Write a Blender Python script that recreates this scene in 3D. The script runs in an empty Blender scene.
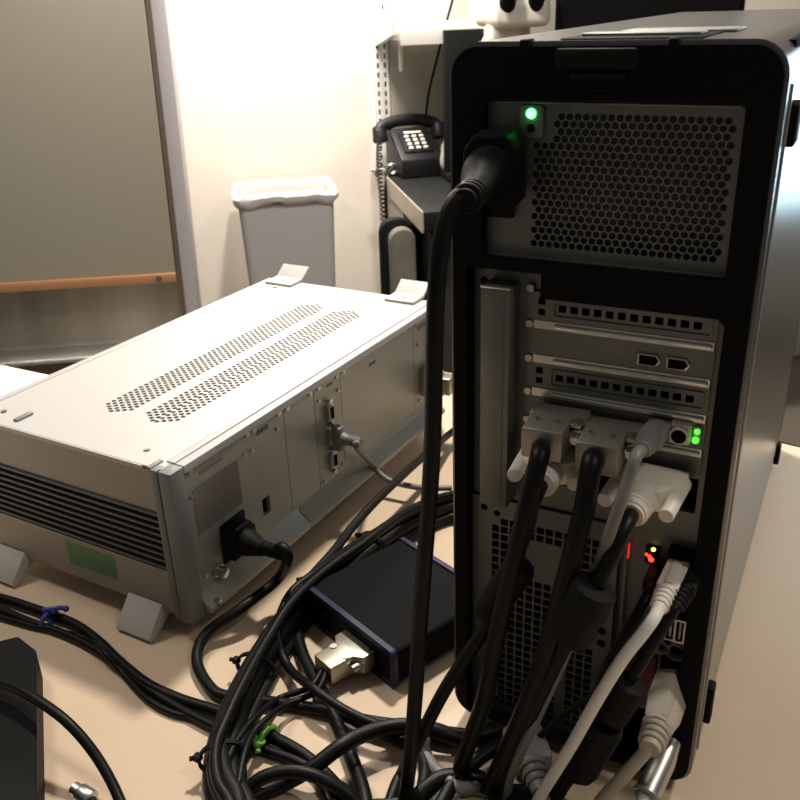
import bpy, bmesh, math, random
from mathutils import Vector, Matrix

random.seed(4)
scene = bpy.context.scene
COL = scene.collection
R = math.radians

# ------------------------------------------------------------------ camera
cam_d = bpy.data.cameras.new('camera')
cam = bpy.data.objects.new('camera', cam_d)
COL.objects.link(cam)
CAM_ROT = Matrix(((0.8897, -0.1625, 0.4267), (0.4554, 0.3820, -0.8041), (-0.0323, 0.9098, 0.4139)))
cam.matrix_world = Matrix.Translation((0.2021, -0.4491, 0.4789)) @ CAM_ROT.to_quaternion().normalized().to_matrix().to_4x4()
cam_d.sensor_width = 36.0
cam_d.lens = 883.2 / 800 * 36.0
cam_d.clip_start = 0.02
cam_d.dof.use_dof = True
cam_d.dof.focus_distance = 0.62
cam_d.dof.aperture_fstop = 22
scene.camera = cam

# ------------------------------------------------------------------ light and exposure
world = bpy.data.worlds.new('dim_room')
scene.world = world
world.use_nodes = True
bg = world.node_tree.nodes['Background']
bg.inputs['Color'].default_value = (1.0, 0.94, 0.86, 1)
bg.inputs['Strength'].default_value = 0.10

def area(name, loc, target, size, power, color, spread=180):
    l = bpy.data.lights.new(name, 'AREA')
    l.shape = 'DISK'
    l.size = size
    l.energy = power
    l.color = color
    l.spread = R(spread)
    o = bpy.data.objects.new(name, l)
    COL.objects.link(o)
    o.location = loc
    o.rotation_euler = (Vector(target) - Vector(loc)).to_track_quat('-Z', 'Y').to_euler()
    return o

WARM = (1.0, 0.925, 0.83)
area('ceiling_lamp', (-0.36, 0.80, 1.70), (-0.36, 0.80, 0), 0.16, 40, WARM)
area('wall_lamp', (-1.20, 1.53, 1.22), (-1.28, 1.66, 0.0), 0.25, 39, WARM)
area('right_lamp', (0.95, 0.75, 1.70), (0.4, 0.2, 0), 0.20, 15, WARM)
area('near_right_lamp', (1.00, -0.14, 1.65), (0.1, -0.14, 0), 0.22, 5.5, WARM)
area('left_fill', (-1.10, 0.00, 1.70), (-0.3, -0.1, 0), 0.40, 11, WARM)  # added fill without a known source, lifts the shadows on the desk
area('blue_fill', (0.50, 1.85, 0.30), (0.2, 0.3, 0.40), 0.60, 0.8, (0.62, 0.86, 1.0), 70)  # added unseen light that gives the tower side its bluish sheen

scene.view_settings.view_transform = 'Standard'
scene.view_settings.look = 'None'
scene.view_settings.gamma = 1
scene.view_settings.exposure = 0.0
scene.cycles.max_bounces = 6

# ------------------------------------------------------------------ materials
def mat(name, col, rough=0.5, metal=0.0, emit=None, estr=0.0, var=0.0, vscale=30, bump=0.0, bscale=400, alpha=1.0, spec=0.5, stretch=None):
    m = bpy.data.materials.new(name)
    m.use_nodes = True
    nt = m.node_tree
    b = nt.nodes['Principled BSDF']
    b.inputs['Base Color'].default_value = (*col, 1)
    b.inputs['Roughness'].default_value = rough
    b.inputs['Metallic'].default_value = metal
    b.inputs['Specular IOR Level'].default_value = spec
    if emit:
        b.inputs['Emission Color'].default_value = (*emit, 1)
        b.inputs['Emission Strength'].default_value = estr
    if var or bump:
        tc = nt.nodes.new('ShaderNodeTexCoord')
        mp = nt.nodes.new('ShaderNodeMapping')
        nt.links.new(tc.outputs['Object'], mp.inputs['Vector'])
        if stretch:
            mp.inputs['Scale'].default_value = stretch
    if var:
        n = nt.nodes.new('ShaderNodeTexNoise')
        n.inputs['Scale'].default_value = vscale
        n.inputs['Detail'].default_value = 4
        nt.links.new(mp.outputs['Vector'], n.inputs['Vector'])
        rp = nt.nodes.new('ShaderNodeValToRGB')
        rp.color_ramp.elements[0].position = 0.3
        rp.color_ramp.elements[1].position = 0.7
        rp.color_ramp.elements[0].color = (*[c * (1 - var) for c in col], 1)
        rp.color_ramp.elements[1].color = (*[min(1, c * (1 + var)) for c in col], 1)
        nt.links.new(n.outputs['Fac'], rp.inputs['Fac'])
        nt.links.new(rp.outputs['Color'], b.inputs['Base Color'])
    if bump:
        n2 = nt.nodes.new('ShaderNodeTexNoise')
        n2.inputs['Scale'].default_value = bscale
        nt.links.new(mp.outputs['Vector'], n2.inputs['Vector'])
        bp = nt.nodes.new('ShaderNodeBump')
        bp.inputs['Strength'].default_value = bump
        bp.inputs['Distance'].default_value = 0.001
        nt.links.new(n2.outputs['Fac'], bp.inputs['Height'])
        nt.links.new(bp.outputs['Normal'], b.inputs['Normal'])
    return m

M = dict(
    desk=mat('desk_laminate', (0.60, 0.462, 0.325), 0.5, var=0.03, vscale=9),
    desk_edge=mat('desk_edge_band', (0.05, 0.045, 0.04), 0.5),
    metal_leg=mat('painted_leg', (0.25, 0.24, 0.22), 0.5),
    wall=mat('cream_wall_paint', (0.82, 0.75, 0.66), 0.8, var=0.015, vscale=3),
    floor=mat('taupe_floor', (0.26, 0.22, 0.17), 0.6, var=0.06, vscale=4),
    olive=mat('taupe_wall_slab', (0.48, 0.45, 0.375), 0.7, var=0.04, vscale=8),
    white_paint=mat('white_enamel', (0.82, 0.80, 0.77), 0.4),
    cover=mat('instrument_cover_paint', (0.43, 0.417, 0.40), 0.45, bump=0.06, bscale=1500),
    alu=mat('instrument_aluminium', (0.35, 0.352, 0.315), 0.45, metal=0.3, var=0.04, vscale=14),
    side_alu=mat('instrument_side_aluminium', (0.29, 0.27, 0.235), 0.5, metal=0.2, var=0.03, vscale=20),
    rail=mat('grey_extrusion', (0.16, 0.168, 0.168), 0.55),
    rail_low=mat('grey_lower_extrusion', (0.36, 0.34, 0.29), 0.55),
    rail_light=mat('light_extrusion', (0.47, 0.475, 0.475), 0.5),
    foot=mat('grey_plastic_foot', (0.46, 0.44, 0.40), 0.55),
    fin=mat('dark_heatsink', (0.085, 0.088, 0.088), 0.5),
    smudge=mat('taupe_rating_label', (0.18, 0.163, 0.142), 0.55, var=0.2, vscale=22),
    green_label=mat('green_sticker', (0.07, 0.20, 0.085), 0.5, var=0.15, vscale=30),
    ink=mat('grey_print', (0.12, 0.12, 0.11), 0.6),
    steel=mat('galvanised_steel', (0.180, 0.188, 0.176), 0.45, metal=0.75, var=0.08, vscale=45),
    steel_lit=mat('bright_steel', (0.70, 0.69, 0.65), 0.28, metal=1.0),  # bright metal; also stands in for highlights on ribs and clamp edge
    nickel=mat('nickel_hood', (0.38, 0.355, 0.30), 0.42, metal=0.85, bump=0.25, bscale=900),
    chrome=mat('screw_metal', (0.58, 0.57, 0.53), 0.32, metal=1.0),
    black=mat('black_plastic', (0.004, 0.004, 0.004), 0.6, spec=0.1),
    black2=mat('black_moulded_plastic', (0.007, 0.007, 0.007), 0.6, spec=0.14),
    dark=mat('dark_interior', (0.004, 0.004, 0.004), 0.9, spec=0.1),
    cable=mat('black_cable_jacket', (0.006, 0.006, 0.0058), 0.42, spec=0.16),
    cable_b=mat('charcoal_cable_jacket', (0.010, 0.0099, 0.0094), 0.5, spec=0.16),
    ferrite=mat('ferrite_black_plastic', (0.010, 0.010, 0.010), 0.65, spec=0.12),
    case_side=mat('tower_side_paint', (0.20, 0.205, 0.205), 0.28, metal=1.0),
    case_top=mat('tower_top_paint', (0.20, 0.20, 0.19), 0.35, metal=0.6),
    silver=mat('silver_trim', (0.34, 0.34, 0.33), 0.4, metal=0.7),
    white_plug=mat('ivory_plug_plastic', (0.80, 0.735, 0.64), 0.5),
    grey_plug=mat('grey_plug_plastic', (0.20, 0.195, 0.185), 0.5),
    grey_cable=mat('grey_cable_jacket', (0.17, 0.165, 0.155), 0.5),
    white_cable=mat('white_cable_jacket', (0.82, 0.80, 0.74), 0.45),
    beige=mat('beige_plug_plastic', (0.44, 0.40, 0.33), 0.5),
    clear=mat('cloudy_clear_plastic', (0.55, 0.52, 0.46), 0.22),
    maroon=mat('maroon_port_plastic', (0.16, 0.02, 0.03), 0.5),
    green_led=mat('lit_green_led', (0.1, 1, 0.2), 0.4, emit=(0.05, 1.0, 0.08), estr=14),
    green_led2=mat('lit_link_led', (0.1, 1, 0.2), 0.4, emit=(0.10, 1.0, 0.06), estr=1.6),
    red_led=mat('lit_red_led', (1, 0.1, 0.05), 0.4, emit=(1.0, 0.04, 0.015), estr=3),
    dim_red_led=mat('faint_red_led', (0.6, 0.05, 0.05), 0.4, emit=(1.0, 0.03, 0.02), estr=0.6),
    yellow_led=mat('lit_amber_led', (1, 0.7, 0.1), 0.4, emit=(1.0, 0.62, 0.05), estr=6),
    blue_trim=mat('navy_rubber_bezel', (0.010, 0.012, 0.045), 0.55, spec=0.3),
    box_black=mat('black_anodised_case', (0.009, 0.009, 0.0095), 0.8, spec=0.05),
    blue_tie=mat('blue_wire_tie', (0.035, 0.04, 0.30), 0.5),
    green_tie=mat('green_wire_tie', (0.16, 0.42, 0.05), 0.5),
    bin=mat('grey_bin_plastic', (0.36, 0.345, 0.345), 0.5),
    liner=mat('white_bin_liner', (0.50, 0.485, 0.48), 0.5, bump=0.6, bscale=35),
    lavender=mat('pale_lavender_post', (0.40, 0.385, 0.40), 0.5),
    sash=mat('flat_grey_front', (0.32, 0.30, 0.245), 0.9, spec=0.0),
    copper=mat('copper_edge', (0.42, 0.22, 0.11), 0.4, metal=0.3),
    brown=mat('brown_gasket', (0.10, 0.07, 0.055), 0.6),
    lining=mat('brushed_steel_lining', (0.50, 0.47, 0.42), 0.32, metal=0.9, var=0.35, vscale=5, stretch=(1, 1, 0.08)),
    bench=mat('black_bench_top', (0.010, 0.011, 0.0115), 0.5, spec=0.12),
    bench_edge=mat('pale_bench_edge', (0.33, 0.29, 0.235), 0.45, var=0.08, vscale=20),
    cabinet_dark=mat('black_cabinet', (0.018, 0.019, 0.02), 0.5),
    phone=mat('black_telephone', (0.011, 0.011, 0.0115), 0.45, spec=0.25),
    phone_key=mat('pale_telephone_key', (0.62, 0.59, 0.54), 0.5),
    scope=mat('white_microscope_enamel', (0.60, 0.57, 0.50), 0.4),
    slate=mat('slate_panel', (0.014, 0.015, 0.0155), 0.8, spec=0.05),
    pad=mat('grey_brown_pad', (0.12, 0.11, 0.09), 0.8, var=0.06, vscale=30),
    tissue=mat('crumpled_white_plastic', (0.62, 0.58, 0.52), 0.5),
    pale_box=mat('pale_grey_cabinet', (0.42, 0.40, 0.34), 0.5),
)

# ------------------------------------------------------------------ mesh building
I4 = Matrix.Identity(4)

class MB:
    def __init__(self):
        self.bm = bmesh.new()
    def add(self, tmp, mtx=I4):
        tmp.transform(mtx)
        me = bpy.data.meshes.new('t')
        tmp.to_mesh(me)
        tmp.free()
        self.bm.from_mesh(me)
        bpy.data.meshes.remove(me)
        return self
    def box(self, c, s, mtx=I4, bev=0.0, seg=2, rot=None):
        t = bmesh.new()
        bmesh.ops.create_cube(t, size=1)
        t.transform(Matrix.Diagonal((s[0], s[1], s[2], 1)))
        if bev:
            bmesh.ops.bevel(t, geom=t.edges[:], offset=bev, segments=seg, affect='EDGES', profile=0.5)
        m = Matrix.Translation(c)
        if rot is not None:
            m = m @ rot
        return self.add(t, mtx @ m)
    def box2(self, a, b, mtx=I4, bev=0.0, seg=2):
        c = [(a[i] + b[i]) / 2 for i in range(3)]
        s = [abs(b[i] - a[i]) for i in range(3)]
        return self.box(c, s, mtx, bev, seg)
    def cyl(self, p0, p1, r0, r1=None, seg=24, mtx=I4, bev=0.0):
        r1 = r0 if r1 is None else r1
        p0, p1 = Vector(p0), Vector(p1)
        d = p1 - p0
        t = bmesh.new()
        bmesh.ops.create_cone(t, cap_ends=True, cap_tris=False, segments=seg, radius1=r0, radius2=r1, depth=d.length)
        if bev:
            ed = [e for e in t.edges if abs(e.verts[0].co.z - e.verts[1].co.z) < 1e-7]
            bmesh.ops.bevel(t, geom=ed, offset=bev, segments=2, affect='EDGES', profile=0.5)
        q = d.to_track_quat('Z', 'Y').to_matrix().to_4x4()
        return self.add(t, mtx @ Matrix.Translation((p0 + p1) / 2) @ q)
    def ball(self, c, r, mtx=I4, scale=(1, 1, 1), seg=16):
        t = bmesh.new()
        bmesh.ops.create_uvsphere(t, u_segments=seg, v_segments=seg // 2, radius=r)
        t.transform(Matrix.Diagonal((*scale, 1)))
        return self.add(t, mtx @ Matrix.Translation(c))
    def torus(self, c, axis, Rr, r, mtx=I4, seg=24, sub=8):
        q = Vector(axis).to_track_quat('Z', 'Y').to_matrix()
        pts = [Vector(c) + q @ Vector((Rr * math.cos(2 * math.pi * i / seg), Rr * math.sin(2 * math.pi * i / seg), 0)) for i in range(seg)]
        return self.tube(pts, r, sub, mtx=mtx, closed=True)
    def prism(self, poly, z0, z1, mtx=I4, bev=0.0, seg=2):
        # polygon in local xy, extruded from z0 to z1
        t = bmesh.new()
        vs = [t.verts.new((x, y, z0)) for x, y in poly]
        f = t.faces.new(vs)
        r = bmesh.ops.extrude_face_region(t, geom=[f])
        bmesh.ops.translate(t, vec=(0, 0, z1 - z0), verts=[v for v in r['geom'] if isinstance(v, bmesh.types.BMVert)])
        bmesh.ops.recalc_face_normals(t, faces=t.faces[:])
        if bev:
            bmesh.ops.bevel(t, geom=t.edges[:], offset=bev, segments=seg, affect='EDGES', profile=0.5)
        return self.add(t, mtx)
    def tube(self, pts, r, seg=12, mtx=I4, closed=False, flat=1.0):
        pts = [Vector(p) for p in pts]
        n = len(pts)
        rs = r if isinstance(r, (list, tuple)) else [r] * n
        t = bmesh.new()
        rings = []
        nrm = None
        for i, p in enumerate(pts):
            if closed:
                d = (pts[(i + 1) % n] - pts[i - 1]).normalized()
            else:
                d = (pts[min(i + 1, n - 1)] - pts[max(i - 1, 0)]).normalized()
            if nrm is None:
                ref = Vector((0, 0, 1)) if abs(d.z) < 0.9 else Vector((1, 0, 0))
                nrm = (ref - d * ref.dot(d)).normalized()
            else:
                nrm = (nrm - d * nrm.dot(d)).normalized()
            bn = d.cross(nrm)
            rings.append([t.verts.new(p + (nrm * math.cos(2 * math.pi * k / seg) * flat + bn * math.sin(2 * math.pi * k / seg)) * rs[i]) for k in range(seg)])
        m = n if closed else n - 1
        for i in range(m):
            a, b = rings[i], rings[(i + 1) % n]
            for k in range(seg):
                t.faces.new((a[k], a[(k + 1) % seg], b[(k + 1) % seg], b[k]))
        if not closed:
            t.faces.new(rings[0][::-1])
            t.faces.new(rings[-1])
        bmesh.ops.recalc_face_normals(t, faces=t.faces[:])
        return self.add(t, mtx)
    def plate(self, outer, holes, z0, z1, mtx=I4):
        # flat plate in local xy with real holes
        cu = bpy.data.curves.new('t', 'CURVE')
        cu.dimensions = '2D'
        cu.fill_mode = 'BOTH'
        cu.extrude = abs(z1 - z0) / 2
        for poly in [outer] + list(holes):
            s = cu.splines.new('POLY')
            s.points.add(len(poly) - 1)
            for k, (x, y) in enumerate(poly):
                s.points[k].co = (x, y, 0, 1)
            s.use_cyclic_u = True
        o = bpy.data.objects.new('t', cu)
        me = o.to_mesh()
        t = bmesh.new()
        t.from_mesh(me)
        o.to_mesh_clear()
        bpy.data.objects.remove(o)
        bpy.data.curves.remove(cu)
        return self.add(t, mtx @ Matrix.Translation((0, 0, (z0 + z1) / 2)))
    def text(self, s, size, thick, mtx, bold=False):
        cu = bpy.data.curves.new('t', 'FONT')
        cu.body = s
        cu.size = size
        cu.extrude = thick
        cu.align_x = 'CENTER'
        cu.align_y = 'CENTER'
        o = bpy.data.objects.new('t', cu)
        me = o.to_mesh()
        t = bmesh.new()
        t.from_mesh(me)
        o.to_mesh_clear()
        bpy.data.objects.remove(o)
        bpy.data.curves.remove(cu)
        return self.add(t, mtx)

FRAME = {}   # world frame of every top-level object, so that its parts can be written in a shared frame

def finish(name, mb, m, angle=35):
    me = bpy.data.meshes.new(name)
    mb.bm.to_mesh(me)
    mb.bm.free()
    me.materials.append(m)
    for p in me.polygons:
        p.use_smooth = True
    me.set_sharp_from_angle(angle=R(angle))
    o = bpy.data.objects.new(name, me)
    COL.objects.link(o)
    return o

def tag(o, label, cat, group=None):
    o['label'] = label
    o['category'] = cat
    if group:
        o['group'] = group
    return o

def thing(name, label, cat, frame=I4, group=None):
    o = bpy.data.objects.new(name, None)
    o.empty_display_size = 0.02
    COL.objects.link(o)
    o.matrix_world = frame
    FRAME[o.name] = (frame, I4)
    return tag(o, label, cat, group)

def solo(name, mb, m, label, cat, group=None, frame=I4):
    # a thing that is a mesh itself: origin moved to the middle of its underside
    mb.bm.transform(frame)
    xs = [v.co for v in mb.bm.verts]
    c = Vector(((min(v.x for v in xs) + max(v.x for v in xs)) / 2, (min(v.y for v in xs) + max(v.y for v in xs)) / 2, min(v.z for v in xs)))
    mb.bm.transform(Matrix.Translation(-c))
    o = finish(name, mb, m)
    o.location = c
    FRAME[o.name] = (frame, Matrix.Translation(-c) @ frame)
    return tag(o, label, cat, group)

def part(name, mb, m, parent, label=None, stuff=False):
    # vertices are written in the frame of the top-level object
    root = parent
    while root.parent:
        root = root.parent
    mb.bm.transform(FRAME[root.name][1])
    o = finish(name, mb, m)
    o.parent = parent
    if label:
        o['label'] = label
    if stuff:
        o['kind'] = 'stuff'
    return o

def struct(name, mb, m, frame=I4):
    mb.bm.transform(frame)
    o = finish(name, mb, m)
    o['kind'] = 'structure'
    return o

def smooth_path(pts, n=8):
    P = [Vector(p) for p in pts]
    P = [P[0] * 2 - P[1]] + P + [P[-1] * 2 - P[-2]]
    out = []
    for i in range(1, len(P) - 2):
        p0, p1, p2, p3 = P[i - 1], P[i], P[i + 1], P[i + 2]
        for k in range(n):
            t = k / n
            out.append(0.5 * ((2 * p1) + (p2 - p0) * t + (2 * p0 - 5 * p1 + 4 * p2 - p3) * t * t + (3 * p1 - p0 - 3 * p2 + p3) * t ** 3))
    out.append(P[-2])
    return out

def lift(path, r, floor=0.0):
    return [Vector((p.x, p.y, max(p.z, floor + r * 1.02))) for p in path]

def cable(name, pts, r, m, label, cat='cable', group=None, n=8):
    pts = [Vector(p) for p in pts]
    # a cable that leaves the picture keeps lying on the desk for a while instead of ending there
    for rev in (False, True):
        if rev:
            pts.reverse()
        q = cam.matrix_world.inverted() @ pts[-1]
        px, py = 400 - 883.2 * q.x / q.z, 400 + 883.2 * q.y / q.z
        if py > 800 or px < 0:
            d = (pts[-1] - pts[-2])
            d.z = 0
            d = d.normalized() if d.length > 1e-5 else Vector((0, -1, 0))
            b = Vector((-1, 0.1, 0)) if px < 0 else Vector((0.1, -1, 0))
            e = pts[-1]
            pts += [Vector((e.x, e.y, r)) + d * 0.03 + b * 0.02, Vector((e.x, e.y, r)) + d * 0.04 + b * 0.12, Vector((e.x, e.y, r)) + d * 0.02 + b * 0.24]
        if rev:
            pts.reverse()
    path = lift(smooth_path(pts, n), r)
    mb = MB()
    mb.tube(path, r, 12)
    o = solo(name, mb, m, label, cat, group)
    return o

def rrect(x0, y0, x1, y1, r, seg=6):
    out = []
    for cx, cy, a0 in ((x1 - r, y1 - r, 0), (x0 + r, y1 - r, 90), (x0 + r, y0 + r, 180), (x1 - r, y0 + r, 270)):
        for k in range(seg + 1):
            a = R(a0 + 90 * k / seg)
            out.append((cx + r * math.cos(a), cy + r * math.sin(a)))
    return out

def rect(x0, y0, x1, y1):
    return [(x0, y0), (x1, y0), (x1, y1), (x0, y1)]

def ngon(cx, cy, r, n=6, a0=30):
    return [(cx + r * math.cos(R(a0 + 360 * k / n)), cy + r * math.sin(R(a0 + 360 * k / n))) for k in range(n)]

# local xy plate -> upright plate facing -y (x right, z up, thickness along y)
UPRIGHT = Matrix(((1, 0, 0, 0), (0, 0, -1, 0), (0, 1, 0, 0), (0, 0, 0, 1)))

def aim(p0, p1, up=(0, 0, 1)):
    # frame at p0 whose local -y axis points to p1, z roughly up
    p0, p1 = Vector(p0), Vector(p1)
    y = (p0 - p1).normalized()
    x = y.cross(Vector(up)).normalized()
    z = x.cross(y)
    m = Matrix((x, y, z)).transposed().to_4x4()
    m.translation = p0
    return m

# ------------------------------------------------------------------ room (its axes are turned against the desk)
ROOM = Matrix(((0.7878, -0.6159, 0, 0), (0.6159, 0.7878, 0, 0), (0, 0, 1, 0), (0, 0, 0, 1)))
WALL = 2.15
FLOOR = -0.73
struct('floor', MB().box2((-3.2, -1.6, FLOOR - 0.05), (3.2, WALL + 0.1, FLOOR)), M['floor'], ROOM)
struct('wall_back', MB().box2((-3.2, WALL, FLOOR), (3.2, WALL + 0.1, 1.9)), M['wall'], ROOM)
struct('wall_slab', MB().box2((0.352, WALL - 0.012, 0.0), (1.02, WALL, 1.2)), M['olive'], ROOM)  # thin slab on the wall, darker than the cream paint

# slotted shelf standard
up = thing('shelf_upright', 'white slotted metal shelf standard running up the cream wall', 'shelf upright', ROOM @ Matrix.Translation((0.328, WALL, FLOOR)))
mb = MB()
for x0, x1 in ((-0.022, -0.0130), (-0.0070, 0.0070), (0.0130, 0.022)):
    mb.box2((x0, -0.012, 0.02), (x1, -0.010, 2.3))
for k in range(91):
    for x in (-0.010, 0.010):
        mb.box2((x - 0.0035, -0.0118, 0.02 + k * 0.025), (x + 0.0035, -0.0102, 0.031 + k * 0.025))
mb.box2((-0.022, -0.012, 0.02), (-0.020, 0, 2.3)).box2((0.020, -0.012, 0.02), (0.022, 0, 2.3))
part('channel', mb, M['white_paint'], up)
part('slot_backing', MB().box2((-0.0195, -0.004, 0.03), (0.0195, -0.001, 2.29)), M['brown'], up)

# shelf
sh = thing('wall_shelf', 'white shelf on a cantilever bracket above the telephone', 'shelf', ROOM @ Matrix.Translation((0.33, WALL, 0.36)))
part('board', MB().box2((0.005, -0.27, 0.020), (0.62, -0.02, 0.052), bev=0.003), M['white_paint'], sh)
mb = MB()
mb.prism([(-0.012, 0.0), (-0.27, 0.035), (-0.27, 0.065), (-0.20, 0.070), (-0.012, 0.10)], -0.018, -0.004,
         Matrix(((0, 0, 1, 0), (1, 0, 0, 0), (0, 1, 0, 0), (0, 0, 0, 1))))
part('bracket', mb, M['white_paint'], sh)
part('edge_lip', MB().box2((0.005, -0.274, 0.010), (0.62, -0.270, 0.064), bev=0.001), M['white_paint'], sh)
solo('hanging_strap', MB().box2((0.352, 1.995, 0.30), (0.362, 2.0, 0.378), bev=0.002), M['white_paint'],
     'short thin white strap hanging down below the shelf', 'strap', frame=ROOM)
solo('wire', MB().tube(smooth_path([(0.545, 2.02, 0.62), (0.515, 2.02, 0.50), (0.49, 2.02, 0.42), (0.462, 2.03, 0.32), (0.442, 2.04, 0.24), (0.437, 2.06, 0.17), (0.437, 2.07, 0.06)]), 0.0035, 8), M['black'],
     'thin dark wire running down the wall to the telephone', 'wire', frame=ROOM)

# fume-cupboard-like steel cabinet at left
cab = thing('steel_cabinet', 'tall steel-lined cabinet with a flat grey front panel at the left wall', 'cabinet', ROOM @ Matrix.Translation((-0.766, 1.95, FLOOR + 0.012)) @ Matrix.Rotation(R(1.3), 4, 'Y'))
F0 = -FLOOR - 0.003
part('side_post', MB().prism([(0.470, 0.0), (0.507, 0.0), (0.507, 2.3), (0.470, 2.3)], -0.19, 0.0, UPRIGHT @ Matrix.Translation((0, 0, 0.0)), bev=0.003), M['lavender'], cab)
mb = MB()
mb.box2((0.459, -0.004, 0.30), (0.470, 0.19, 2.3))
part('gasket', mb, M['brown'], cab)
part('front_panel', MB().box2((-1.0, -0.012, F0 - 0.180), (0.4565, 0.006, 2.3), bev=0.002), M['sash'], cab)
mb = MB().box2((-1.0, -0.022, F0 - 0.205), (0.4565, 0.008, F0 - 0.180), bev=0.003)
hd = part('edge_strip', mb, M['copper'], cab)
part('knob', MB().cyl((0.412, -0.022, F0 - 0.190), (0.412, -0.034, F0 - 0.190), 0.008, seg=16), M['brown'], hd)
mb = MB()
mb.box2((-1.0, 0.030, F0 - 0.40), (0.459, 0.036, F0 - 0.10))
part('lining', mb, M['lining'], cab)
mb = MB().prism([(-0.05, 0.0), (0.036, 0.0), (0.036, 0.020), (-0.045, 0.012)], -1.0, 0.459,
                Matrix(((0, 0, 1, 0), (1, 0, 0, 0), (0, 1, 0, F0 - 0.405), (0, 0, 0, 1))), bev=0.002)
part('sill', mb, M['steel_lit'], cab)
part('base', MB().box2((-1.0, 0.0, 0.0), (0.470, 0.19, F0 - 0.405)), M['brown'], cab)

# bin
bn = thing('waste_bin', 'tall grey plastic waste bin against the cream wall', 'waste bin', ROOM @ Matrix.Translation((0.016, 1.975, FLOOR)))
def loft(mb, rings):
    t = bmesh.new()
    vr = [[t.verts.new(p) for p in r] for r in rings]
    n = len(vr[0])
    for a, b in zip(vr, vr[1:]):
        for k in range(n):
            t.faces.new((a[k], a[(k + 1) % n], b[(k + 1) % n], b[k]))
    return t, vr
def rr3(hx, hy, r, z, wob=0.0):
    return [Vector((x + random.uniform(-wob, wob), y + random.uniform(-wob, wob), z + random.uniform(-wob, wob))) for x, y in rrect(-hx, -hy, hx, hy, r, 8)]
mb = MB()
t, vr = loft(mb, [rr3(0.100, 0.075, 0.02, 0.0), rr3(0.127, 0.098, 0.02, 0.725), rr3(0.121, 0.092, 0.018, 0.725), rr3(0.096, 0.070, 0.018, 0.01)])
t.faces.new(vr[0][::-1]); t.faces.new(vr[-1])
bmesh.ops.recalc_face_normals(t, faces=t.faces[:])
mb.add(t)
part('body', mb, M['bin'], bn)
mb = MB()
def dense(hx, hy, r, z, wob=0.0, per=14):
    base = rrect(-hx, -hy, hx, hy, r, 6)
    out = []
    for i, (x, y) in enumerate(base):
        x2, y2 = base[(i + 1) % len(base)]
        k = per if math.hypot(x2 - x, y2 - y) > 0.05 else 1
        for j in range(k):
            s = j / k
            out.append((x + (x2 - x) * s, y + (y2 - y) * s))
    res = []
    for i, (x, y) in enumerate(out):
        w = 0.5 * math.sin(i * 0.9) + 0.5 * math.sin(i * 0.37 + 1) + 0.3 * math.sin(i * 2.1)
        res.append(Vector((x * (1 + 0.01 * w), y * (1 + 0.012 * w), z + wob * w)))
    return res
t, vr = loft(mb, [dense(0.130, 0.101, 0.02, 0.722, 0.008), dense(0.139, 0.108, 0.022, 0.731, 0.005), dense(0.141, 0.110, 0.022, 0.744, 0.004),
                  dense(0.135, 0.105, 0.022, 0.752, 0.003), dense(0.126, 0.097, 0.02, 0.754, 0.002), dense(0.119, 0.090, 0.018, 0.738, 0.003), dense(0.112, 0.083, 0.018, 0.60, 0.004), dense(0.10, 0.07, 0.018, 0.35, 0.004)])
bmesh.ops.recalc_face_normals(t, faces=t.faces[:])
mb.add(t)
mb.bm.transform(ROOM @ Matrix.Translation((0.016, 1.975, FLOOR)))
ln = solo('bin_liner', mb, M['liner'], 'crumpled white plastic liner folded over the rim of the grey bin', 'bin liner')

# lab bench with its drawer pedestal
be = thing('lab_bench', 'black-topped lab bench with a pale edge below the telephone', 'bench', ROOM @ Matrix.Translation((0.30, 1.5, FLOOR)))
ZB = 0.03 - FLOOR
part('top', MB().box2((0.004, 0.0, ZB - 0.045), (1.5, 0.645, ZB), bev=0.003), M['bench'], be)
part('side_edge', MB().box2((0.0, 0.0, ZB - 0.048), (0.004, 0.645, ZB + 0.001)), M['bench_edge'], be)  # pale strip along the side of the black top
part('side_panel', MB().box2((0.004, 0.25, 0.0), (0.024, 0.64, ZB - 0.045)), M['bench_edge'], be)
part('front_rail', MB().box2((0.03, 0.02, ZB - 0.085), (1.5, 0.04, ZB - 0.045)), M['slate'], be)
ped = part('pedestal', MB().box2((0.055, 0.06, 0.0), (0.50, 0.55, ZB - 0.09), bev=0.004), M['cabinet_dark'], be)
mb = MB()
for k in range(4):
    mb.box2((0.047, 0.08 + 0.0, ZB - 0.17 - 0.055 * k), (0.055, 0.095, ZB - 0.135 - 0.055 * k), bev=0.002)
part('hinge_strip', mb, M['bench_edge'], be)
ch = thing('office_chair', 'grey-brown padded seat back with a dark rim tucked below the bench', 'chair', ROOM @ Matrix.Translation((0.268, 1.60, FLOOR + 0.0)))
mb = MB().prism(rrect(-0.030, 0.42, 0.034, 0.705, 0.030), -0.02, 0.02, UPRIGHT, bev=0.008)
part('backrest_pad', mb, M['pad'], ch)
mb = MB().prism(rrect(-0.048, 0.40, 0.038, 0.722, 0.036), -0.05, -0.02, UPRIGHT, bev=0.006)
part('backrest_shell', mb, M['black2'], ch)
part('back_post', MB().box2((-0.02, 0.05, 0.30), (0.02, 0.07, 0.50)), M['black2'], ch)
part('seat', MB().box2((-0.10, 0.02, 0.30), (0.06, 0.30, 0.36), bev=0.02), M['pad'], ch)
part('gas_lift', MB().cyl((-0.02, 0.16, 0.05), (-0.02, 0.16, 0.31), 0.02), M['black2'], ch)
mb = MB()
for k in range(5):
    a = 2 * math.pi * k / 5
    mb.box((-0.02 + 0.08 * math.cos(a), 0.16 + 0.08 * math.sin(a), 0.03), (0.17, 0.03, 0.03), rot=Matrix.Rotation(a, 4, 'Z'))
part('star_base', mb, M['black2'], ch)

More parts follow.
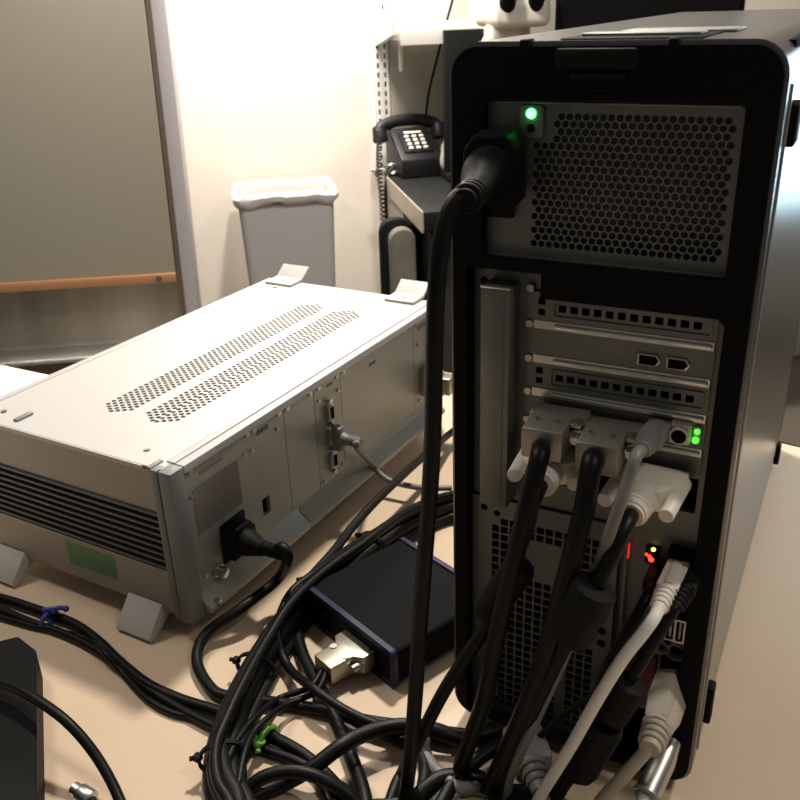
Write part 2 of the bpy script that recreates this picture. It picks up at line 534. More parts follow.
# telephone
ph = thing('telephone', 'black desk telephone with pale push buttons on the lab bench', 'telephone', ROOM @ Matrix.Translation((0.386, 2.0, 0.031)) @ Matrix.Rotation(R(6), 4, 'Z'))
TOX = Matrix(((0, 0, 1, 0), (1, 0, 0, 0), (0, 1, 0, 0), (0, 0, 0, 1)))   # profile in (y,z), swept along x
part('base', MB().prism([(-0.08, 0.0), (0.08, 0.0), (0.08, 0.112), (0.035, 0.118), (-0.078, 0.050)], -0.058, 0.058, TOX, bev=0.005), M['phone'], ph)
SL = Matrix.Translation((0, -0.0215, 0.0865)) @ Matrix.Rotation(R(31), 4, 'X')
part('keypad_plate', MB().box((0, 0, 0.0), (0.085, 0.085, 0.006), SL, bev=0.002), M['black2'], ph)
for r_ in range(4):
    for c_ in range(3):
        part('key', MB().box((-0.022 + c_ * 0.021, 0.018 - r_ * 0.016, 0.005), (0.012, 0.009, 0.006), SL, bev=0.0015), M['phone_key'], ph)
part('name_strip', MB().box((0.0, 0.037, 0.0035), (0.05, 0.007, 0.002), SL), M['phone_key'], ph)
mb = MB()
mb.tube(smooth_path([(-0.092, 0.035, 0.108), (-0.075, 0.045, 0.125), (-0.04, 0.05, 0.135), (0, 0.05, 0.138), (0.04, 0.05, 0.135), (0.075, 0.045, 0.125), (0.092, 0.035, 0.108)]), 0.0165, 12)
mb.cyl((-0.085, 0.03, 0.085), (-0.085, 0.045, 0.125), 0.022, 0.019, bev=0.004)
mb.cyl((0.085, 0.03, 0.085), (0.085, 0.045, 0.125), 0.022, 0.019, bev=0.004)
hs = solo('handset', mb, M['phone'], 'black telephone handset lying across the cradle', 'handset', frame=FRAME[ph.name][0])
mb = MB()
core = smooth_path([(-0.095, 0.01, 0.10), (-0.108, -0.02, 0.03), (-0.110, -0.05, -0.06), (-0.108, -0.06, -0.16), (-0.104, -0.065, -0.22)], 10)
coil = []
for i in range(220):
    u = i / 219 * (len(core) - 1)
    k = min(int(u), len(core) - 2)
    p = core[k].lerp(core[k + 1], u - k)
    coil.append(p + Vector((0.007 * math.cos(i * 1.0), 0.007 * math.sin(i * 1.0), 0)))
mb.tube(coil, 0.0022, 6)
mb.tube(smooth_path([core[-1], (-0.112, -0.065, -0.245), (-0.106, -0.065, -0.268), (-0.094, -0.065, -0.262), (-0.092, -0.06, -0.235), (-0.098, -0.05, -0.15), (-0.092, -0.03, -0.02), (-0.062, 0.0, 0.02)]), 0.0055, 8)
part('coiled_cord', mb, M['phone'], hs)
solo('crumpled_bag', MB().ball((0, 0, 0.055), 0.05, scale=(0.8, 0.7, 1.05), seg=24), M['tissue'],
     'crumpled white plastic bag beside the telephone', 'bag', frame=ROOM @ Matrix.Translation((0.485, 1.93, 0.031)))
bag = bpy.data.objects['crumpled_bag']
for v in bag.data.vertices:
    q = v.co * 60
    v.co += Vector((math.sin(q.y * 1.7 + q.z), math.sin(q.x * 1.3 + q.z * 0.7), math.sin(q.x + q.y * 1.1))) * 0.006
    v.co.z = max(v.co.z, 0.0)
solo('clamp', MB().cyl((0.262, 1.99, 0.047), (0.300, 1.99, 0.047), 0.006).torus((0.318, 1.97, 0.05), (0, 1, 0.3), 0.014, 0.003).box2((0.27, 1.98, 0.0325), (0.33, 2.0, 0.044)), M['chrome'],
     'small metal clamp on the pale bench edge left of the telephone', 'clamp', frame=ROOM)

# microscope, cabinet, screens beyond the tower
mi = thing('microscope', 'white microscope head with black eyepieces beyond the black tower', 'microscope', ROOM @ Matrix.Translation((0.538, 1.64, 0.031)))
part('base', MB().box2((-0.09, -0.12, 0.0), (0.09, 0.13, 0.05), bev=0.012), M['scope'], mi)
part('arm', MB().box2((-0.03, 0.05, 0.05), (0.04, 0.12, 0.36), bev=0.015), M['scope'], mi)
part('stage', MB().box2((-0.07, -0.09, 0.15), (0.07, 0.05, 0.165), bev=0.003), M['black2'], mi)
part('collar', MB().cyl((0.0, -0.01, 0.335), (0.0, -0.01, 0.385), 0.052, seg=32, bev=0.004), M['scope'], mi)
mb = MB()
mb.prism([(-0.10, 0.380), (0.11, 0.380), (0.11, 0.43), (0.04, 0.50), (-0.05, 0.50), (-0.10, 0.43)], -0.050, 0.075, TOX, bev=0.018, seg=3)
part('head', mb, M['scope'], mi)
for s in (-0.026, 0.036):
    e = part('eyepiece', MB().cyl((s, -0.08, 0.415), (s * 1.15, -0.135, 0.49), 0.019, 0.017, bev=0.003).cyl((s * 1.15, -0.135, 0.49), (s * 1.2, -0.150, 0.51), 0.022), M['black'], mi)
part('turret', MB().cyl((0, -0.01, 0.27), (0, -0.01, 0.325), 0.026), M['chrome'], mi)
pc = thing('instrument_cabinet', 'pale grey cabinet with faint markings behind the microscope', 'cabinet', ROOM @ Matrix.Translation((0.61, 1.92, 0.031)))
part('body', MB().box2((-0.05, -0.10, 0.0), (0.16, 0.14, 0.62), bev=0.004), M['pale_box'], pc)
part('vent', MB().box2((0.02, -0.102, 0.40), (0.045, -0.0995, 0.50)).box2((0.055, -0.102, 0.40), (0.08, -0.0995, 0.50)), M['pad'], pc)
ds = thing('display', 'dark slate screen standing on edge behind the tower top corner', 'screen', ROOM @ Matrix.Translation((0.487, 1.87, 0.031)))
part('panel', MB().box2((-0.043, -0.012, 0.02), (0.060, 0.012, 0.371), bev=0.002), M['slate'], ds)
part('stand', MB().box2((-0.045, -0.05, 0.0), (0.055, 0.05, 0.02), bev=0.003), M['black2'], ds)
mo = thing('monitor', 'black monitor beyond the top of the tower', 'monitor', ROOM @ Matrix.Translation((0.853, 1.56, 0.031)))
part('casing', MB().box2((-0.222, -0.02, 0.345), (0.222, 0.02, 0.70), bev=0.006), M['black'], mo)
part('screen', MB().box2((-0.205, -0.0215, 0.365), (0.205, -0.0205, 0.685)), M['dark'], mo)
part('stand', MB().box2((-0.025, 0.02, 0.015), (0.025, 0.045, 0.52), bev=0.004), M['black2'], mo)
part('foot', MB().box2((-0.12, -0.06, 0.0), (0.12, 0.09, 0.015), bev=0.004), M['black2'], mo)

# ------------------------------------------------------------------ desks
dk = thing('desk', 'tan laminate desk under the instrument and the tower', 'desk', Matrix.Translation((0, 0, FLOOR)))
DZ = -FLOOR
part('top', MB().prism([(-0.58, -0.62), (0.95, -0.62), (0.95, 0.421), (-0.10, 0.592), (-0.58, 0.592)], DZ - 0.030, DZ, bev=0.002), M['desk'], dk)
part('edge_band', MB().prism([(0.952, 0.421), (-0.10, 0.5935), (-0.10, 0.5960), (0.953, 0.4235)], DZ - 0.030, DZ + 0.0005), M['desk_edge'], dk)
for x, y in ((-0.54, -0.58), (0.9, -0.58), (0.9, 0.36), (-0.54, 0.53)):
    part('leg', MB().box2((x - 0.025, y - 0.025, 0), (x + 0.025, y + 0.025, DZ - 0.03), bev=0.003), M['metal_leg'], dk)
wt = thing('side_table', 'brightly lit white table beyond the left end of the instrument', 'table', Matrix.Translation((-1.02, -0.1, FLOOR)))
part('top', MB().box2((-0.45, -0.40, DZ - 0.03), (0.42, 0.462, DZ - 0.0005), bev=0.002), M['white_paint'], wt)
for x, y in ((-0.40, -0.35), (0.37, -0.35), (0.37, 0.41), (-0.40, 0.41)):
    part('leg', MB().box2((x - 0.02, y - 0.02, 0), (x + 0.02, y + 0.02, DZ - 0.03)), M['metal_leg'], wt)

# ------------------------------------------------------------------ rack instrument (local: x along its rear, y into its depth, z up; rear looks to local -y)
INS = Matrix.Translation((-0.2349, -0.0148, 0.0211)) @ Matrix.Rotation(1.5342, 4, 'Z')
ins = thing('rack_instrument', 'wide grey and white rack instrument with a perforated lid lying on the desk', 'instrument', INS)
LW, LD, LH = 0.449, 0.2317, 0.1373
# chassis: floor and far side
mb = MB()
mb.box2((0.006, 0.004, 0.0), (LW - 0.004, LD, 0.006))
mb.box2((LW - 0.006, 0.004, 0.0), (LW, LD, LH - 0.003))
mb.box2((0.01, LD - 0.004, 0.0), (LW - 0.004, LD, LH - 0.003))
part('chassis', mb, M['side_alu'], ins)
# lid with two perforated fields
def field(y0, rows, x0, x1):
    hs = []
    for r_ in range(rows):
        y = y0 + r_ * 0.0047
        k = 0
        xs = x0 + abs(r_ - (rows - 1) / 2) * 0.0034
        while xs + k * 0.0068 < x1 - abs(r_ - (rows - 1) / 2) * 0.0034:
            hs.append(ngon(xs + k * 0.0068, y, 0.00235, 8, 22))
            k += 1
    return hs
mb = MB()
mb.plate([(0.003, 0.003), (LW, 0.003), (LW, LD), (0.003, LD)], field(0.0525, 8, 0.064, 0.386) + field(0.1045, 7, 0.064, 0.386), 0.0, 0.0018, Matrix.Translation((0, 0, LH - 0.0018)))
lid = part('lid', mb, M['cover'], ins)
part('lid_lining', MB().box2((0.03, 0.02, LH - 0.030), (LW - 0.02, LD - 0.02, LH - 0.028)), M['dark'], ins)
part('lid_front_flange', MB().box2((0.0, LD - 0.004, LH - 0.012), (LW, LD + 0.004, LH + 0.001), bev=0.001), M['cover'], ins)
part('lid_side_fold', MB().box2((0.0015, 0.022, LH - 0.004), (0.0045, 0.225, LH - 0.0003)), M['cover'], ins)
for x, y in ((0.0226, 0.0364), (0.0215, 0.205), (0.42, 0.205)):
    part('screw', MB().cyl((x, y, LH - 0.001), (x, y, LH + 0.0012), 0.0034, 0.0026, seg=16).box2((x - 0.002, y - 0.0004, LH + 0.0011), (x + 0.002, y + 0.0004, LH + 0.0014)), M['chrome'], lid)
part('lid_clip', MB().box2((0.012, 0.176, LH - 0.0002), (0.030, 0.182, LH + 0.0022), bev=0.0012), M['rail'], ins)
# left flank: smooth band, finned heatsink, smooth band
part('upper_side', MB().box2((0.003, 0.012, 0.096), (0.009, LD, LH - 0.0035)), M['side_alu'], ins)
part('lower_side', MB().box2((0.001, 0.012, 0.0), (0.007, LD, 0.042)), M['side_alu'], ins)
mb = MB().box2((0.012, 0.012, 0.042), (0.016, LD, 0.096))
for k in range(9):
    z = 0.0445 + k * 0.0062
    mb.box2((0.001, 0.012, z - 0.0013), (0.0125, LD, z + 0.0013), bev=0.0004, seg=1)
part('heatsink', mb, M['fin'], ins)
part('sticker', MB().box2((0.0004, 0.074, 0.014), (0.0012, 0.131, 0.0365)), M['green_label'], ins)
# rear corner posts
mb = MB()
mb.box2((-0.0015, -0.010, -0.003), (0.0135, 0.003, LH + 0.0005), bev=0.0012)
mb.box2((-0.0015, 0.0040, -0.002), (0.008, 0.011, LH + 0.0005), bev=0.001)
mb.box2((0.0, 0.0, 0.0), (0.009, 0.006, LH - 0.002))
mb.box2((-0.0005, 0.0105, LH - 0.002), (0.014, 0.0150, LH + 0.0015), bev=0.0008)
part('corner_post', mb, M['rail'], ins)
mb = MB()
mb.box2((LW - 0.012, -0.010, -0.002), (LW + 0.002, 0.003, LH), bev=0.0015)
part('corner_post', mb, M['rail'], ins)
# rails
mb = MB()
mb.box2((0.0140, -0.010, LH - 0.0065), (LW - 0.002, -0.001, LH + 0.0008), bev=0.001)
mb.box2((0.0140, -0.0005, LH - 0.0060), (LW - 0.002, 0.008, LH + 0.0014), bev=0.001)
part('upper_rail', mb, M['rail_light'], ins)
mb = MB()
prof = [(0.004, 0.020), (-0.002, 0.020), (-0.004, 0.014), (-0.016, 0.005), (-0.016, 0.0), (0.004, -0.001)]
def bottom_rail(x0, x1):
    MB_ = MB().prism(prof, x0, x1, TOX, bev=0.0008)
    return MB_
part('lower_rail', bottom_rail(0.0145, 0.1600), M['rail_low'], ins)
part('lower_rail', bottom_rail(0.1612, LW - 0.004), M['rail_low'], ins)
# rear plates
edges = [0.0140, 0.151, 0.199, 0.2445, 0.3947, LW - 0.0025]
plates = []
for k in range(5):
    x0, x1 = edges[k] + 0.0004, edges[k + 1] - 0.0004
    holes = []
    if k == 0:
        holes = [rect(0.109, 0.0375, 0.1195, 0.0545)]
    mb = MB().plate(rect(x0, 0.019, x1, LH - 0.0075), holes, -0.002, 0.002, UPRIGHT)
    plates.append(part('rear_plate', mb, M['alu'], ins))
def screw_at(x, z, par, r=0.0032):
    mb = MB().cyl((x, -0.001, z), (x, -0.0040, z), r, r * 0.8, seg=14)
    mb.box2((x - r * 0.6, -0.0043, z - 0.0004), (x + r * 0.6, -0.0039, z + 0.0004)).box2((x - 0.0004, -0.0043, z - r * 0.6), (x + 0.0004, -0.0039, z + r * 0.6))
    return part('screw', mb, M['chrome'], par)
SZ = LH - 0.012
for x, k in ((0.0265, 0), (0.098, 0), (0.1075, 0), (0.1435, 0), (0.156, 1), (0.192, 1), (0.206, 2), (0.238, 2), (0.250, 3), (0.388, 3), (0.401, 4), (0.441, 4)):
    screw_at(x, SZ, plates[k])
for x, z, k in ((0.0235, 0.104, 0), (0.0270, 0.026, 0), (0.0925, 0.1085, 0), (0.102, 0.1085, 0), (0.139, 0.112, 0), (0.205, 0.112, 2), (0.2385, 0.110, 2), (0.2045, 0.024, 2), (0.2385, 0.028, 2), (0.4035, 0.100, 4), (0.439, 0.104, 4), (0.405, 0.030, 4)):
    screw_at(x, z, plates[k], 0.0021)
part('rating_label', MB().box2((0.0265, -0.0026, 0.066), (0.0830, -0.0019, 0.108)), M['smudge'], plates[0])
part('marking', MB().box2((0.037, -0.0026, 0.1165), (0.066, -0.0019, 0.1195)), M['smudge'], plates[0])
part('lettering', MB().text('SMF12', 0.0062, 0.0003, Matrix.Translation((0.1195, -0.0023, 0.1195)) @ Matrix.Rotation(R(90), 4, 'X')), M['ink'], plates[0])
part('marking', MB().box2((0.222, -0.0026, 0.1195), (0.231, -0.0019, 0.1215)), M['smudge'], plates[2])
part('marking', MB().box2((0.300, -0.0026, 0.1120), (0.312, -0.0019, 0.1150)), M['ink'], plates[3])
part('marking', MB().box2((0.406, -0.0026, 0.1160), (0.434, -0.0019, 0.1200)), M['smudge'], plates[4])
part('port_shroud', MB().box2((0.1080, 0.002, 0.036), (0.1205, 0.012, 0.056)), M['dark'], plates[0])
gp = part('ground_post', MB().cyl((0.0415, -0.002, 0.0225), (0.0415, -0.012, 0.0225), 0.0048, seg=20, bev=0.0008).cyl((0.0415, -0.002, 0.0225), (0.0415, -0.0045, 0.0225), 0.0062, seg=6), M['chrome'], plates[0])
part('rail_screw', MB().cyl((0.0245, -0.010, 0.004), (0.0245, -0.016, 0.004), 0.0042, seg=16, bev=0.0006), M['chrome'], ins)
part('power_inlet', MB().box2((0.051, -0.004, 0.022), (0.083, 0.0, 0.060), bev=0.001), M['black2'], plates[0])
def dsub(z, par):
    x = 0.2195
    o = part('data_port', MB().prism([(x - 0.0042, z - 0.0085), (x + 0.0042, z - 0.0075), (x + 0.0042, z + 0.0075), (x - 0.0042, z + 0.0085)], 0.002, 0.0075, UPRIGHT, bev=0.0008), M['chrome'], par)
    part('port_insert', MB().box2((x - 0.0028, -0.0080, z - 0.0062), (x + 0.0028, -0.0074, z + 0.0062)), M['dark'], o)
    for s in (-1, 1):
        part('jack_screw', MB().cyl((x, -0.002, z + s * 0.0125), (x, -0.0075, z + s * 0.0125), 0.0026, seg=6), M['chrome'], o)
for z in (0.0945, 0.0685, 0.0425):
    dsub(z, plates[2])
# fold-out feet: flat base and tilted flap
def flip_foot(y0, y1, top):
    mb = MB()
    if top:
        prof2 = [(0.428, LH + 0.0002), (0.4545, LH + 0.0002), (0.4715, LH + 0.0128), (0.4690, LH + 0.0155), (0.4525, LH + 0.0038), (0.428, LH + 0.0030)]
    else:
        prof2 = [(0.045, 0.0), (-0.002, 0.0), (-0.004, -0.001), (-0.0225, -0.0208), (0.002, -0.0208), (0.012, -0.005), (0.045, -0.005)]
        prof2 = [(0.045, 0.0), (0.004, 0.0), (-0.0005, 0.0065), (-0.0205, -0.0170), (-0.0180, -0.0208), (-0.012, -0.0208), (0.010, -0.004), (0.045, -0.004)]
    m_ = Matrix(((1, 0, 0, 0), (0, 0, 1, 0), (0, 1, 0, 0), (0, 0, 0, 1)))
    t = MB()
    t.prism(prof2, y0, y1, m_, bev=0.0006)
    bmesh.ops.recalc_face_normals(t.bm, faces=t.bm.faces[:])
    return part('foot', t, M['cover'] if top else M['foot'], ins)
flip_foot(0.024, 0.062, False)
flip_foot(0.192, 0.228, False)
for y0, y1 in ((0.0145, 0.053), (0.187, 0.226)):
    f_ = flip_foot(y0, y1, True)
    part('screw', MB().cyl((0.440, (y0 + y1) / 2, LH + 0.003), (0.440, (y0 + y1) / 2, LH + 0.0046), 0.003, seg=14), M['chrome'], f_)

def W(frame, p):
    return frame @ Vector(p)

# power cord of the instrument
mb_path = [W(INS, (0.0635, -0.050, 0.041)), W(INS, (0.0617, -0.0580, 0.0502)), W(INS, (0.0606, -0.0640, 0.0419)), (-0.1885, 0.0511, 0.0300), (-0.2006, 0.0136, 0.0220), (-0.2152, -0.0146, 0.0120), (-0.2063, -0.0384, 0.0060), (-0.1792, -0.0565, 0.0050), (-0.1594, -0.0589, 0.0050), (-0.1169, -0.0470, 0.0050), (-0.0818, -0.0405, 0.0060), (-0.0508, -0.0402, 0.0100), (-0.0204, -0.0322, 0.0100), (0.0057, -0.0216, 0.0060), (0.0325, -0.0130, 0.0050)]
pcord = cable('power_cord', mb_path, 0.0046, M['cable'], 'black mains cord looping from the rack instrument inlet onto the desk', 'power cord')
IF = INS @ Matrix.Translation((0.0635, -0.004, 0.043))
plug = MB()
plug.prism([(-0.0155, -0.012), (0.0155, -0.012), (0.0155, 0.008), (0.009, 0.016), (-0.009, 0.016), (-0.0155, 0.008)], 0.001, 0.014, IF @ UPRIGHT, bev=0.0015)
plug.tube([IF @ Vector((0, -0.010 - 0.0033 * k, -0.0004 * k)) for k in range(8)], [0.0125, 0.0122, 0.0118, 0.011, 0.0098, 0.0085, 0.0072, 0.0062], 20)
part('plug', plug, M['black2'], pcord)
sr = MB()
for k in range(6):
    sr.torus(IF @ Vector((0, -0.032 - 0.0036 * k, -0.001)), IF.to_3x3() @ Vector((0, 1, 0)), 0.0052 - 0.0001 * k, 0.0013, seg=18)
sr.tube([IF @ Vector((0, -0.034, -0.001)), IF @ Vector((0, -0.053, -0.002))], [0.0056, 0.0048], 16)
part('strain_relief', sr, M['black2'], pcord)

# grey data cable in the middle data port
gd = [W(INS, (0.2195, -0.034, 0.0685)), W(INS, (0.2039, -0.0440, 0.0728)), (-0.2098, 0.2573, 0.0360), (-0.1955, 0.2582, 0.0220), (-0.1767, 0.2581, 0.0180), (-0.1493, 0.2612, 0.0180), (-0.1238, 0.2725, 0.0180)]
gdat = cable('data_cable', gd, 0.0031, M['grey_cable'], 'grey data cable in the middle port of the instrument', 'cable')
GF = INS @ Matrix.Translation((0.2195, -0.008, 0.0685))
g = MB()
g.prism([(-0.0055, -0.0125), (0.0055, -0.0125), (0.0055, 0.0125), (-0.0055, 0.0125)], 0.0, 0.010, GF @ UPRIGHT, bev=0.0016)
g.tube([GF @ Vector((0, -0.009, 0)), GF @ Vector((0, -0.016, 0))], [0.0075, 0.0052], 16)
part('plug', g, M['grey_plug'], gdat)
g = MB()
for k in range(4):
    g.torus(GF @ Vector((0, -0.017 - 0.0034 * k, 0)), GF.to_3x3() @ Vector((0, 1, 0)), 0.0042, 0.0013, seg=16)
g.tube([GF @ Vector((0, -0.015, 0)), GF @ Vector((0, -0.030, 0))], 0.0042, 14)
part('strain_relief', g, M['grey_plug'], gdat)

def dsub_hood(frame, w=0.033, h=0.0155, L=0.034):
    # local -y points out to the cable, x along the wide side
    prof = [(-w / 2, 0), (w / 2, 0), (w / 2, 0.011), (w * 0.30, 0.016), (w * 0.30, L), (-w * 0.30, L), (-w * 0.30, 0.016), (-w / 2, 0.011)]
    m_ = frame @ Matrix(((1, 0, 0, 0), (0, -1, 0, 0), (0, 0, 1, 0), (0, 0, 0, 1)))
    mb = MB().prism(prof, -h / 2, h / 2, m_, bev=0.0011)
    return mb
# far hood on the instrument
HF = INS @ Matrix.Translation((0.4155, -0.003, 0.052)) @ Matrix.Rotation(R(90), 4, 'Y')
hc = cable('data_cable', [W(HF, (0, -0.036, 0)), (-0.1759, 0.4364, 0.0500), (-0.1463, 0.4334, 0.0200), (-0.1317, 0.4129, 0.0060)], 0.004, M['cable_b'], 'black cable with a metal hood plugged into the far end of the instrument', 'cable')
hh = part('metal_hood', dsub_hood(HF, 0.034, 0.018, 0.038), M['nickel'], hc)
part('thumb_screw', MB().cyl(HF @ Vector((-0.013, 0.002, 0)), HF @ Vector((-0.013, -0.026, 0)), 0.003, seg=12).cyl(HF @ Vector((0.013, 0.002, 0)), HF @ Vector((0.013, -0.026, 0)), 0.003, seg=12), M['chrome'], hh)

# ------------------------------------------------------------------ computer tower (local axes are the world's; rear faces -y)
TW, TD, Z0, Z1 = 0.1655, 0.52, 0.009, 0.4575
tw = thing('computer_tower', 'black and silver workstation tower seen from the rear on the desk', 'computer')
mb = MB()
mb.plate(rrect(0, Z0, TW, Z1, 0.016), [rrect(0.0022, Z0 + 0.0022, TW - 0.0022, Z1 - 0.0022, 0.014)], 0.0, -TD, UPRIGHT)
part('outer_shell', mb, M['case_side'], tw)
part('front_cap', MB().prism(rrect(0.0, Z0, TW, Z1, 0.016), -TD, -(TD + 0.012), UPRIGHT, bev=0.002), M['black'], tw)
part('chassis', MB().box2((0.003, 0.048, Z0 + 0.003), (TW - 0.003, TD - 0.002, Z1 - 0.003)), M['dark'], tw)
# rear bezel with openings
psu_open = rrect(0.0195, 0.3455, 0.1490, 0.4300, 0.003)
low_open = [(0.0105, 0.0125), (0.1515, 0.0125), (0.1515, 0.3230), (0.1480, 0.3262), (0.0545, 0.3262), (0.0545, 0.3400), (0.0105, 0.3400)]
mb = MB().plate(rrect(0.0022, Z0 + 0.0022, TW - 0.0022, Z1 - 0.0022, 0.014), [psu_open, low_open], 0.0025, -0.010, UPRIGHT)
bz = part('rear_bezel', mb, M['black'], tw)
part('latch', MB().box2((0.058, -0.0045, 0.4445), (0.0985, 0.004, 0.4545), bev=0.002).box2((0.066, -0.0050, 0.4400), (0.0935, 0.000, 0.4425), bev=0.0008).box2((0.076, -0.0040, 0.4345), (0.0885, 0.0, 0.4360), bev=0.0006), M['black2'], bz)
# recessed grip in the top with pale strips across it
tp = part('top_grip', MB().box2((0.058, 0.004, Z1 - 0.0008), (0.126, 0.060, Z1 + 0.0008), bev=0.0004), M['black'], tw)
part('grip_strip', MB().box2((0.062, 0.026, Z1 + 0.0004), (0.121, 0.046, Z1 + 0.0022), bev=0.0006), M['silver'], tp)
part('grip_strip', MB().box2((0.072, 0.066, Z1 + 0.0000), (0.132, 0.100, Z1 + 0.0016), bev=0.0006), M['silver'], tp)
for x in (0.042, 0.114):
    part('top_notch', MB().box2((x - 0.0025, -0.004, Z1 - 0.007), (x + 0.0025, 0.006, Z1 + 0.001), bev=0.001), M['black'], bz)
for x in (0.02, 0.145):
    for y in (0.04, 0.46):
        part('foot', MB().box2((x - 0.012, y - 0.025, 0.0005), (x + 0.012, y + 0.025, Z0 + 0.001), bev=0.002), M['black2'], tw)
# clips on the right side panel
def side_clip(y, z, ly, lz):
    part('side_clip', MB().box2((TW - 0.001, y - ly / 2, z - lz / 2), (TW + 0.0045, y + ly / 2, z + lz / 2), bev=0.0015), M['black'], tw)
side_clip(0.030, 0.4180, 0.020, 0.020)
side_clip(0.034, 0.052, 0.010, 0.030)
side_clip(0.478, 0.020, 0.012, 0.022)
part('panel_seam', MB().box2((TW - 0.0005, 0.012, 0.03), (TW + 0.0012, 0.0145, Z1 - 0.02), bev=0.0004), M['silver'], tw)

# power supply panel
PX0, PX1, PZ0, PZ1 = 0.0185, 0.1500, 0.3445, 0.4310
hx0, hx1, hz0, hz1 = 0.0448, 0.1456, 0.3522, 0.4248
pit = 0.00428
rowp = pit * 0.866
def hex_ok(x, z):
    return hx0 + pit / 2 <= x <= hx1 - pit / 2 and (z < 0.4085 or x > 0.0535 + pit / 2)
cells = []
r_ = 0
z = hz0 + pit * 0.55
while z < hz1 - pit * 0.4:
    x = hx0 + (pit / 2 if r_ % 2 else 0) + pit / 2
    while x <= hx1 - pit / 2 + 1e-6:
        if hex_ok(x, z):
            cells.append((x, z))
        x += pit
    z += rowp
    r_ += 1
mb = MB()
mb.plate(rrect(PX0, PZ0, PX1, PZ1, 0.002), [ngon(x, z, pit * 0.5 / 0.866 * 0.80, 6, 30) for x, z in cells], -0.006, -0.0075, UPRIGHT)
ps = part('power_supply_panel', mb, M['steel'], tw)
part('panel_lip', MB().box2((0.0215, 0.0035, 0.4275), (0.147, 0.007, 0.4287), bev=0.0004), M['steel'], ps)
part('panel_lip', MB().box2((0.0195, 0.0040, 0.3455), (0.149, 0.0065, 0.3475), bev=0.0004), M['steel'], ps)
part('lit_interior_sheet', MB().plate(rect(PX0 + 0.02, PZ0 + 0.004, PX1 - 0.002, PZ1 - 0.004), [], -0.022, -0.024, UPRIGHT), M['fin'], ps)  # grey sheet standing in for the partly lit inside behind the holes
lb = part('led_window', MB().prism(rrect(0.0375, 0.4105, 0.0510, 0.4272, 0.0025), -0.0055, -0.0030, UPRIGHT, bev=0.0006), M['steel'], ps)
part('status_led', MB().ball((0.0445, 0.0028, 0.4228), 0.0026), M['green_led'], lb, 'lit green status light')
part('led_hole', MB().cyl((0.0446, 0.0035, 0.4155), (0.0446, 0.0026, 0.4155), 0.0022, seg=16), M['dark'], lb)
part('power_inlet', MB().box2((0.0205, 0.001, 0.368), (0.0360, 0.006, 0.4095), bev=0.001), M['black'], ps)
# expansion slots
CY = 0.010
cg = part('card_cage', MB().plate(rect(0.0090, 0.187, 0.152, 0.341), [rect(0.0445, 0.2045, 0.1470, 0.3270)], -CY, -(CY + 0.0015), UPRIGHT), M['steel'], tw)
br = MB()
br.box2((0.0205, -0.006, 0.1895), (0.0385, CY, 0.3310), bev=0.0012)
br.box2((0.0235, -0.0068, 0.193), (0.0350, -0.0055, 0.326), bev=0.0006)
bk = part('card_clamp', br, M['steel'], cg)
part('clamp_edge', MB().box2((0.0205, -0.0064, 0.3300), (0.0385, -0.0040, 0.3313), bev=0.0003), M['steel_lit'], bk)  # brighter strip stands in for light on the clamp's top edge
part('clamp_hole', MB().cyl((0.0165, CY - 0.0006, 0.329), (0.0165, CY + 0.0005, 0.329), 0.0022, seg=14).cyl((0.0165, CY - 0.0006, 0.208), (0.0165, CY + 0.0005, 0.208), 0.0018, seg=14), M['dark'], cg)
for z in (0.318, 0.297, 0.276, 0.255, 0.2365):
    vent = z in (0.318, 0.276)
    hol = []
    if vent:
        hol = [rect(0.0620 + k * 0.00665, z - 0.0021, 0.0620 + k * 0.00665 + 0.0044, z + 0.0021) for k in range(12)]
        hol += [rect(0.0500, z + 0.0012, 0.0542, z + 0.0052), rect(0.0500, z - 0.0050, 0.0542, z - 0.0012)]
    sc = part('slot_cover', MB().plate(rrect(0.0440, z - 0.0085, 0.1475, z + 0.0085, 0.0015), hol, -(CY - 0.002), -(CY - 0.0005), UPRIGHT), M['steel'], cg)
    if vent:
        fr_o, fr_i = rrect(0.0590, z - 0.0052, 0.1450, z + 0.0052, 0.001), rrect(0.0598, z - 0.0044, 0.1442, z + 0.0044, 0.001)
        part('raised_rim', MB().plate(fr_o, [fr_i], -(CY - 0.003), -(CY - 0.002), UPRIGHT), M['steel'], sc)
    screw = MB().cyl((0.0455, CY - 0.002, z + 0.0105), (0.0455, CY - 0.0036, z + 0.0105), 0.0027, 0.0022, seg=14)
    part('slot_screw', screw, M['chrome'], sc)
for z in (0.3075, 0.2865, 0.2655, 0.2445):
    part('slot_rib', MB().box2((0.0480, CY - 0.0025, z - 0.0024), (0.1468, CY, z + 0.0024)).box2((0.0600, CY - 0.0045, z - 0.0014), (0.1460, CY, z + 0.0014), bev=0.0012), M['steel_lit'], cg)  # ribs in brighter steel than the covers, imitating their highlight
# two six-sided ports
for cx in (0.1140, 0.1295):
    z = 0.2955
    hexp = [(cx - 0.0062, z - 0.0035), (cx + 0.0042, z - 0.0035), (cx + 0.0066, z), (cx + 0.0042, z + 0.0035), (cx - 0.0062, z + 0.0035)]
    fp = part('serial_port', MB().prism(hexp, -(CY - 0.0035), -(CY - 0.001), UPRIGHT, bev=0.0005), M['chrome'], cg)
    ins_ = [(cx + (x - cx) * 0.82, z + (y - z) * 0.72) for x, y in hexp]
    part('port_insert', MB().prism(ins_, -(CY - 0.0042), -(CY - 0.0030), UPRIGHT), M['dark'], fp)
